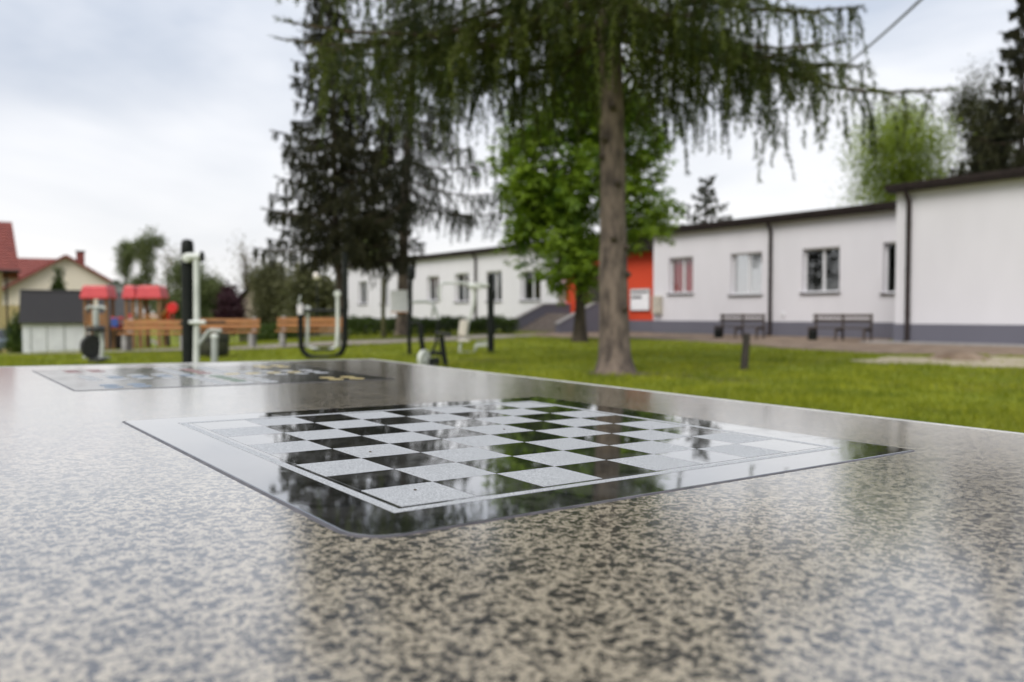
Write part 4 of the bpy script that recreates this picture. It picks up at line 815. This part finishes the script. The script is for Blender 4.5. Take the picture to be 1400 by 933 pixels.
def fence_posts():
    for i, (px, Y) in enumerate(((42, 36), (64, 35), (88, 34), (115, 33))):
        b = base(px, Y); o = thing('fence_post', 'thin grey metal fence post with a cap in front of the white shed', 'fence post', b, 0, 'fence posts by the shed')
        MB().tube([(0, 0, -.1), (0, 0, 1.15)], .03, 8).build('shaft', MT['galv'], o); MB().lathe([(.036, 1.152), (.036, 1.17), (.01, 1.19)], n=8).build('cap', MT['black'], o)
fence_posts()
# playground
PY = 42
def tower(px0, px1, label, seed, panel=None):
    c = (px0+px1)/2; b = base(c, PY); k = PY/F; t = thing('play_tower', label, 'play tower', b, R(6)); w = max(.45, (px1-px0)*k*.80); z = lambda py: EYE.z+(430-py)*k-b.z
    h = w/2-.08; dd = .42
    for sx in (-1, 1):
        for sy in (-1, 1): MB().bbox((sx*h-.07, sy*dd-.07, -.2), (sx*h+.07, sy*dd+.07, z(405))).build('post', MT['post_wood'], t)
    ze, zr = z(409), z(391); m = MB()
    q = lambda s, zz, inn: [(-w/2-.08+inn, -dd-.25+inn*.7, zz), (w/2+.08-inn, -dd-.25+inn*.7, zz), (w/2+.08-inn, dd+.25-inn*.7, zz), (-w/2-.08+inn, dd+.25-inn*.7, zz)]
    rings = [q(0, ze, .03), q(0, ze+.06, 0), q(0, zr-.10, .10), q(0, zr, .17)]; vs = sum(rings, [])
    m.add(vs, [(3, 2, 1, 0), (12, 13, 14, 15)] + [(r*4+i, r*4+(i+1) % 4, r*4+4+(i+1) % 4, r*4+4+i) for r in range(3) for i in range(4)]); m.build('roof', MT['red_plastic'], t)
    pz = z(449)
    for i in range(5):
        y = -dd+.075+(2*dd-.15)*(i+.5)/5; MB().bbox((-h+.072, y-.10, pz-.05), (h-.072, y+.10, pz)).build('floor_plank', MT['wood'], t)
    for i in range(4):
        zz = pz+.22+i*.15; MB().bbox((-h+.075, -dd-.03, zz-.05), (h-.075, -dd+.03, zz+.05)).build('rail', MT[panel or 'wood'], t)
    return t
tower(116, 156, 'play tower with a wide red roof near the white shed', 1)
tower(174, 190.5, 'narrow play tower with a red roof, middle of the playground set', 2, 'red_plastic')
tower(191.5, 227, 'play tower with a wide red roof next to the red slide', 3)
def bridge():
    k = PY/F; A = base(157, PY); t = thing('rope_bridge', 'red railed footbridge between the play towers', 'play bridge', A, R(0)); z = lambda py: EYE.z+(430-py)*k-A.z; L = 16*k
    for i in range(4): MB().bbox((i*L/4+.01, -.4, z(450)-.04), ((i+1)*L/4-.01, .4, z(450))).build('plank', MT['wood'], t)
    for y in (-.42, .42):
        MB().tube([(0, y, z(434)), (L/2, y, z(436)), (L, y, z(434))], .035, 8).build('handrail', MT['red_bright'], t)
        for i in range(3): MB().tube([(L*(i+.5)/3, y, z(450)), (L*(i+.5)/3, y, z(435))], .02, 6).build('baluster', MT['red_bright'], t)
    MB().cbox((L*.35, -.45, z(441)), (.32, .04, .42), .01).build('panel', MT['blue'], t)
bridge()
def slide():
    b = base(222, PY); t = thing('slide', 'red slide with an orange wooden side rail beside the play tower', 'slide', b, 0); L = loc_fn(t, PY)
    a, m_, e = L(236, 419), L(226, 436), L(206, 449)
    m = MB(); P = [L(237, 420), L(230, 428), L(222, 437), L(213, 445), L(205, 449.5)]
    for i in range(4):
        p, q = P[i], P[i+1]; m.add([p+Vector((0, -.28, 0)), p+Vector((0, .28, 0)), q+Vector((0, .28, 0)), q+Vector((0, -.28, 0)), p+Vector((0, -.28, -.05)), p+Vector((0, .28, -.05)), q+Vector((0, .28, -.05)), q+Vector((0, -.28, -.05))], [(0, 1, 2, 3), (4, 7, 6, 5), (0, 4, 5, 1), (2, 6, 7, 3), (0, 3, 7, 4), (1, 5, 6, 2)])
    m.build('chute', MT['red_bright'], t)
    for y in (-.31, .31): MB().tube([p+Vector((0, y, .08)) for p in P], .06, 8).build('side_rail', MT['wood'], t)
    for y in (-.26, .26): MB().tube([L(233.5, 427)+Vector((0, y, 0)), L(233.5, 452)+Vector((0, y, 0))], .05, 8).build('leg', MT['red_bright'], t)
    rot = Matrix.Rotation(math.pi/2, 3, 'X'); MB().lathe([(.16, -.10), (.26, -.10), (.28, 0), (.26, .10), (.16, .10)], L(236, 421, -.38), 18, rot).build('end_disc', MT['red_bright'], t, smooth=True)
slide()
def spring_rider(px, py, label, rz):
    g = gp(px, py); t = thing('spring_rider', label, 'spring rider', g, rz)
    m = MB(); P = [Vector((.11*math.cos(a), .11*math.sin(a), .02+.30*a/(2*math.pi*4))) for a in np.linspace(0, 2*math.pi*4, 50)]; m.tube(P, .016, 6).build('spring', MT['grey_paint'], t, smooth=True)
    out = [(-.42, .36), (-.45, .55), (-.30, .62), (-.12, .52), (.05, .54), (.20, .74), (.36, .80), (.46, .70), (.44, .45), (.30, .34), (-.1, .31)]
    for y in (-.11, .085): MB().prism([(x, y, z) for x, z in out], (0, .025, 0)).build('side_panel', MT['white_plastic'], t)
    MB().cbox((-.1, 0, .56), (.3, .20, .05), .015).build('seat', MT['red_bright'], t); MB().tube([(.20, -.25, .70), (.20, .25, .70)], .018, 8).build('handlebar', MT['red_bright'], t); MB().lathe([(.2, -.02), (.2, .02)], n=14).build('base_plate', MT['grey_paint'], t)
spring_rider(159, 476, 'white and red spring rider close to the handled exercise bike', R(10)); spring_rider(213, 474, 'white and red spring rider behind the long wooden bench', R(200))

# wooden park benches
def bench(loc, rz, label):
    t = thing('park_bench', label, 'bench', loc, rz, 'wooden benches along the path'); W_ = 1.75
    for x in (-W_/2+.16, W_/2-.16):
        MB().cbox((x, .05, .19), (.12, .42, .44), .015).build('leg', MT['concrete'], t); MB().cbox((x, .27, .52), (.11, .07, .60), .012, Matrix.Rotation(R(-9), 3, 'X')).build('upright', MT['concrete'], t)
    for i in range(3): MB().cbox((0, -.12+i*.14, .435), (W_, .12, .045), .008).build('seat_slat', MT['wood'], t)
    for z in (.58, .72): MB().cbox((0, .225+(z-.58)*.16, z), (W_, .035, .115), .008, Matrix.Rotation(R(-9), 3, 'X')).build('back_slat', MT['wood'], t)
bench(base(212, 21.0), R(3), 'brown slatted park bench in front of the play towers')
bench(base(306, 21.8), R(5), 'brown slatted park bench just past the tall black gym post')
bench(base(424, 22.0), R(8), 'brown slatted park bench seen through the black looped exercise frame')
# dark benches by the school
def dark_bench(px, Y, label, W_):
    b = base(px, Y); t = thing('garden_bench', label, 'bench', b, math.atan2(FD.y, FD.x), 'dark benches by the school wall')
    for x in (-W_/2+.08, 0, W_/2-.08):
        MB().cbox((x, .22, .43), (.07, .06, .92), .01).build('upright', MT['old_wood'], t); MB().cbox((x, .0, .36), (.06, .42, .07), .01).build('bearer', MT['old_wood'], t)
        MB().cbox((x, -.18, .17), (.07, .07, .38), .01).build('leg', MT['old_wood'], t)
    for y in (-.16, -.03, .10): MB().cbox((0, y, .42), (W_, .115, .04), .008).build('seat_slat', MT['old_wood'], t)
    for z in (.66, .82): MB().cbox((0, .172, z), (W_, .03, .10), .006).build('back_slat', MT['old_wood'], t)
    MB().cbox((-W_/2+.30, -.30, .15), (.2, .2, .34), .02).build('end_block', MT['black'], t)
dark_bench(1010, 30.0, 'dark weathered wooden bench below the windows nearer the red entrance', 2.0)
dark_bench(1147, 27.3, 'dark weathered wooden bench near the projecting windowless block', 2.15)
def stake():
    g = gp(1017, 508); t = thing('stake', 'short leaning dark wooden stake on the lawn', 'stake', g); MB().tube([(-.005, 0, -.15), (.0, 0, .0), (.045, .02, .56)], [.062, .06, .055], 10, jit=.08).build('shaft', MT['post_dark'], t); MB().lathe([(.05, .0), (.045, .02), (.01, .03)], (.046, .02, .555), 10).build('end_grain', MT['old_wood'], t)
stake()
def heap():
    g = gp(1315, 492); m = MB(); n = 20; vs = []
    for i in range(6):
        r = 1-i/5; 
        for k in range(n):
            a = 2*math.pi*k/n; rr = (.62*r)*(1+.2*math.sin(3*a)+random.uniform(-.08, .08)); vs.append((rr*math.cos(a)*1.0, rr*math.sin(a)*.8, .17*(1-r**2)+random.uniform(-.015, .015)-.02))
    m.add(vs, [(i*n+k, i*n+(k+1) % n, i*n+n+(k+1) % n, i*n+n+k) for i in range(5) for k in range(n)]); o = m.build('soil_heap', MT['soil'], smooth=True); o.location = g; tag(o, 'low heap of brown soil on the sandy strip before the windowless block', 'soil heap')
heap()
def lamp():
    b = base(434, 40); t = thing('park_lamp', 'slim park lamp with an opal globe beside the dense dark spruce', 'lamp', b); z = EYE.z+(430-370)*40/F
    MB().tube([(0, 0, -.1), (0, 0, .6), (0, 0, z-.2)], [.07, .05, .04], 10).build('pole', MT['black'], t); MB().lathe([(.05, -.22), (.13, -.16), (.19, -.04), (.19, .06), (.13, .16), (.03, .2)], (0, 0, z), 16).build('globe', MT['lamp_glass'], t, smooth=True); MB().lathe([(.08, -.26), (.08, -.21)], (0, 0, z), 10).build('collar', MT['black'], t)
lamp()
def notice():
    Y = 32.72; p = at(545.5, 428, Y); t = thing('paper_notice', 'large white notice with an orange lower edge fixed to the spruce trunk', 'notice', p, 0); k = Y/F
    w, h = 23*k, 31*k; MB().bbox((-w/2, -.01, .05*h), (w/2, .01, h)).build('sheet', MT['paper'], t); MB().bbox((-w/2, -.012, 0), (w/2, .008, .049*h)).build('lower_band', MT['orange'], t); MB().tube([(0, .01, h*.8), (0, .10, h*.8)], .01, 6).build('nail', MT['galv'], t)
notice()

# ------------------------------------------------------------------ outdoor gym
rotX = Matrix.Rotation(math.pi/2, 3, 'X'); rotY = Matrix.Rotation(math.pi/2, 3, 'Y')
def pylon(t, m_, h, r, name='pylon', x=0, y=0):
    MB().lathe([(r*1.7, -.02), (r*1.7, .02), (r*1.02, .025), (r, h-.12), (r*.98, h-.05), (r*.8, h-.015), (r*.4, h)], (x, y, 0), 20).build(name, m_, t, smooth=True)
def gym_pendulum():
    Y = 10.7; b = base(257.5, Y); t = thing('pendulum_trainer', 'tall thick black gym post with a white swing arm hung from its head', 'gym equipment', b); L = loc_fn(t, Y)
    h = L(257, 327.5).z; pylon(t, MT['black'], h, .078)
    a = L(256, 353, -.12); hub = MB().lathe([(.04, -.05), (.055, -.04), (.055, .04), (.04, .05)], a, 18, rotX).build('hub', MT['white_paint'], t, smooth=True)
    MB().tube([L(256, 351, -.13), L(276, 351, -.13)], .048, 14).build('axle', MT['white_paint'], t, smooth=True)
    MB().lathe([(.066, -.008), (.07, 0), (.066, .012)], L(276, 351, -.13), 16, rotY).build('end_cap', MT['black'], t)
    MB().tube([L(268.5, 355, -.13), L(269, 440, -.13), L(268, 512, -.13)], .038, 12).build('swing_arm', MT['white_paint'], t, smooth=True)
    MB().tube([L(259, 441, -.18), L(281, 441, -.18)], .026, 10).build('cross_pin', MT['white_paint'], t, smooth=True)
    MB().tube([L(246, 442, .02), L(308, 441, .02)], .018, 8).build('rod', MT['black'], t)
    MB().tube([L(270, 474, -.13), L(278, 463, -.13), L(285, 453, -.13), L(289, 451.5, -.13), L(303, 452.5, -.13)], .024, 10).build('handle', MT['grey_paint'], t, smooth=True)
    MB().tube([L(293.5, 462, -.13), L(293, 518, -.13)], .042, 12).build('side_post', MT['grey_paint'], t, smooth=True); MB().lathe([(.05, 0), (.05, .03), (.03, .05)], L(293.5, 462, -.13), 12).build('post_cap', MT['white_paint'], t)
    p = L(268, 512, -.13); MB().cbox((p.x, p.y, p.z), (.40, .30, .04), .012).build('foot_board', MT['rubber'], t)
gym_pendulum()
def barrel():
    g = gp(292, 489); t = thing('litter_barrel', 'dark olive litter barrel behind the small grey gym post', 'litter bin', g); MB().lathe([(.24, 0), (.29, .06), (.30, .25), (.29, .44), (.27, .50), (.24, .50), (.23, .30)], n=20).build('drum', MT['olive'], t, smooth=True)
    for z in (.12, .36): MB().lathe([(.298, z-.015), (.312, z), (.298, z+.015)], n=20).build('hoop', MT['black'], t)
barrel()
def gym_walker():
    Y = 16.1; b = base(441, Y); t = thing('air_walker', 'black looped air walker frame with two hanging white foot levers', 'gym equipment', b); L = loc_fn(t, Y)
    P = [L(411, 424), L(411, 445), L(411.5, 465)] + [L(411.5+19*(1-math.cos(a)), 470+19*math.sin(a)) for a in np.linspace(.15, math.pi/2, 7)] + [L(440, 489.3)] + [L(452+19*math.sin(a), 470+19*math.cos(a)) for a in np.linspace(0.1, math.pi/2-.1, 7)] + [L(471.5, 460), L(472, 420), L(472, 380), L(471.5, 345)]
    MB().tube(P, .052, 12).build('loop_frame', MT['black'], t, smooth=True)
    MB().lathe([(.06, -.14), (.065, 0), (.055, .05), (.02, .07)], L(411, 420), 12).build('grip', MT['white_plastic'], t, smooth=True)
    MB().tube([L(411, 404, -.06), L(409, 412, -.06), L(411, 424, -.03)], .02, 8).build('horn', MT['grey_paint'], t)
    MB().tube([L(411, 426), L(420, 425), L(472, 425)], .03, 8).build('crossbar', MT['black'], t)
    for px, top, dy in ((420.5, 421, .12), (461.5, 400, -.12)):
        l = MB().tube([L(px, top, dy), L(px+.3, 445, dy), L(px-1, 474, dy)], .036, 10).build('foot_lever', MT['white_paint'], t, smooth=True); MB().lathe([(.06, -.05), (.07, 0), (.06, .05)], L(px, top+2, dy), 12, rotX).build('bearing', MT['white_paint'], l, smooth=True)
        q = L(436 if px < 440 else 449.5, 478, dy); MB().tube([L(px-1, 474, dy), q], .022, 8).build('pedal_arm', MT['white_paint'], l); MB().cbox(q, (.15, .32, .04), .01).build('pedal', MT['rubber'], l)
    MB().cbox((L(440, 491).x, 0, .005), (.55, .25, .03), .008).build('ground_plate', MT['black'], t)
gym_walker()
def gym_bike():
    Y = 13.35; b = base(592, Y); t = thing('exercise_bike', 'black framed exercise bike with a pale flywheel disc', 'gym equipment', b); L = loc_fn(t, Y)
    MB().tube([L(610, 503), L(606, 480), L(603.5, 460)], .045, 10).build('seat_post', MT['black'], t, smooth=True)
    rot = Matrix.Rotation(R(8), 3, 'Y'); MB().cbox(L(606, 457), (.27, .22, .05), .02, rot).build('saddle', MT['rubber'], t)
    MB().tube([L(575, 443), L(576, 465), L(580, 488)], .042, 10).build('front_post', MT['black'], t, smooth=True)
    w = MB().lathe([(.05, -.035), (.135, -.035), (.148, -.02), (.148, .02), (.135, .035), (.05, .035)], L(580, 491, -.10), 24, Matrix.Rotation(R(58), 3, 'Z') @ rotX).build('flywheel', MT['white_paint'], t, smooth=True); MB().lathe([(.04, -.065), (.04, .065)], L(580, 491, -.10), 12, rotX).build('wheel_hub', MT['grey_paint'], w)
    MB().tube([L(580, 490), L(592, 482), L(606, 484)], .035, 10).build('main_tube', MT['black'], t, smooth=True); MB().tube([L(576, 506), L(612, 506)], .035, 10).build('base_bar', MT['black'], t)
    MB().cbox(L(593, 497), (.20, .12, .17), .02).build('gear_case', MT['black'], t)
    for px, py, dy in ((592, 500, -.18), (597, 490, .18)): MB().cbox(L(px, py, dy), (.10, .12, .03), .008).build('pedal', MT['rubber'], t)
    MB().tube([L(575, 444), L(568, 441), L(562, 442)], .022, 8).build('handlebar', MT['black'], t)
gym_bike()
def gym_stepper():
    Y = 17.6; b = base(562, Y); t = thing('elliptical_trainer', 'black gym pole with a dark oval head and a bent side handle', 'gym equipment', b); L = loc_fn(t, Y)
    MB().tube([L(560, 487), L(559, 445), L(561, 425), L(561, 395), L(562, 376)], .046, 10).build('pole', MT['black'], t, smooth=True)
    c = L(562.5, 374); m = MB().lathe([(.02, -.15), (.07, -.12), (.09, 0), (.07, .12), (.02, .15)], c, 16); m.build('oval_head', MT['black'], t, smooth=True)
    MB().tube([L(558, 413), L(585, 412.5), L(591, 414), L(594, 420), L(600, 437)], .034, 10).build('handle', MT['grey_paint'], t, smooth=True); MB().tube([L(593, 418, .2), L(590, 436, .2)], .025, 8).build('handle_stay', MT['grey_paint'], t)
    MB().tube([L(600, 437), L(596, 470), L(588, 487)], .03, 8).build('lever', MT['black'], t); MB().tube([L(548, 487), L(598, 487)], .04, 8).build('base_bar', MT['black'], t)
gym_stepper()
def gym_press():
    Y = 18.65; b = base(671, Y); t = thing('chest_press', 'black gym post with a white overhead lever and a pale backrest seat', 'gym equipment', b); L = loc_fn(t, Y)
    pylon(t, MT['black'], L(671, 374.5).z, .075)
    MB().tube([L(603, 412, -.35), L(600.5, 404, -.35), L(602, 390, -.3), L(608, 387, -.2), L(640, 387.5, 0), L(669, 392, 0)], .028, 10).build('lever_bar', MT['white_paint'], t, smooth=True)
    MB().tube([L(640, 392, 0), L(655, 390, 0), L(671, 391, 0)], .06, 10).build('top_arm', MT['white_paint'], t, smooth=True); MB().lathe([(.07, -.08), (.085, -.06), (.085, .06), (.07, .08)], L(654, 391, -.05), 14, rotX).build('pivot', MT['white_paint'], t, smooth=True)
    MB().tube([L(645, 390, 0), L(649, 402, 0), L(647, 420, 0), L(640, 440, 0), L(637, 460, 0)], .04, 10).build('back_tube', MT['white_paint'], t, smooth=True)
    MB().cbox(L(633.5, 449, -.06), (.20, .10, .38), .04, Matrix.Rotation(R(7), 3, 'Y')).build('backrest', MT['pad'], t, smooth=False)
    MB().cbox(L(634, 466, -.16), (.26, .34, .06), .025).build('seat', MT['pad'], t)
    MB().tube([L(628, 483, 0), L(630, 468, 0), L(637, 460, 0)], .03, 8).build('front_leg', MT['white_paint'], t, smooth=True); MB().tube([L(628, 482, 0), L(648, 482.5, 0), L(650, 473, 0), L(671, 472, 0)], .03, 8).build('floor_tube', MT['white_paint'], t, smooth=True)
    MB().tube([L(650, 483, .0), L(652, 470, 0), L(669, 467, 0)], .024, 8).build('brace', MT['grey_paint'], t, smooth=True)
gym_press()
def gym_bike2():
    Y = 14.9; b = base(131, Y); t = thing('exercise_bike', 'grey exercise bike with a wide top handle and a black wheel', 'gym equipment', b); L = loc_fn(t, Y)
    MB().tube([L(132, 492), L(131, 470), L(131, 450)], .05, 10).build('frame_post', MT['grey_paint'], t, smooth=True); MB().cbox(L(131, 435, .1), (.11, .08, .34), .03).build('back_pad', MT['grey_paint'], t)
    MB().tube([L(118, 423, .1), L(121, 420, .1), L(141, 420, .1), L(144, 423, .1)], .026, 8).build('handlebar', MT['grey_paint'], t, smooth=True)
    MB().cbox(L(131, 451, -.05), (.26, .30, .08), .03).build('saddle', MT['rubber'], t)
    MB().lathe([(.09, -.04), (.20, -.04), (.22, 0), (.20, .04), (.09, .04)], L(125, 474, -.1), 20, Matrix.Rotation(R(62), 3, 'Z') @ rotX).build('wheel', MT['rubber'], t, smooth=True)
    MB().tube([L(137, 455), L(140, 470), L(138, 490)], .035, 10).build('stay', MT['white_paint'], t, smooth=True); MB().cbox(L(133, 494, -.1), (.20, .28, .10), .02).build('foot', MT['rubber'], t)
    MB().tube([L(114, 489, .2), L(150, 489, .2)], .03, 8).build('base_bar', MT['grey_paint'], t); MB().tube([L(115, 488), L(116, 450)], .015, 6).build('side_rod', MT['white_paint'], t)
gym_bike2()

# ------------------------------------------------------------------ overhead cable
def cable():
    a, b = at(1140, 105, 22), at(1262, -22, 12); d = (b-a); a2 = a-d*.35; b2 = b+d*1.6
    P = [a2.lerp(b2, i/24)+Vector((0, 0, -.5*(1-(2*i/24-1)**2)+.3)) for i in range(25)]; m = MB().tube([p-P[0] for p in P], .024, 6); o = m.build('overhead_cable', MT['cable'], smooth=True); o.location = P[0]; tag(o, 'grey overhead cable crossing the sky beside the drooping spruce', 'cable')
cable()
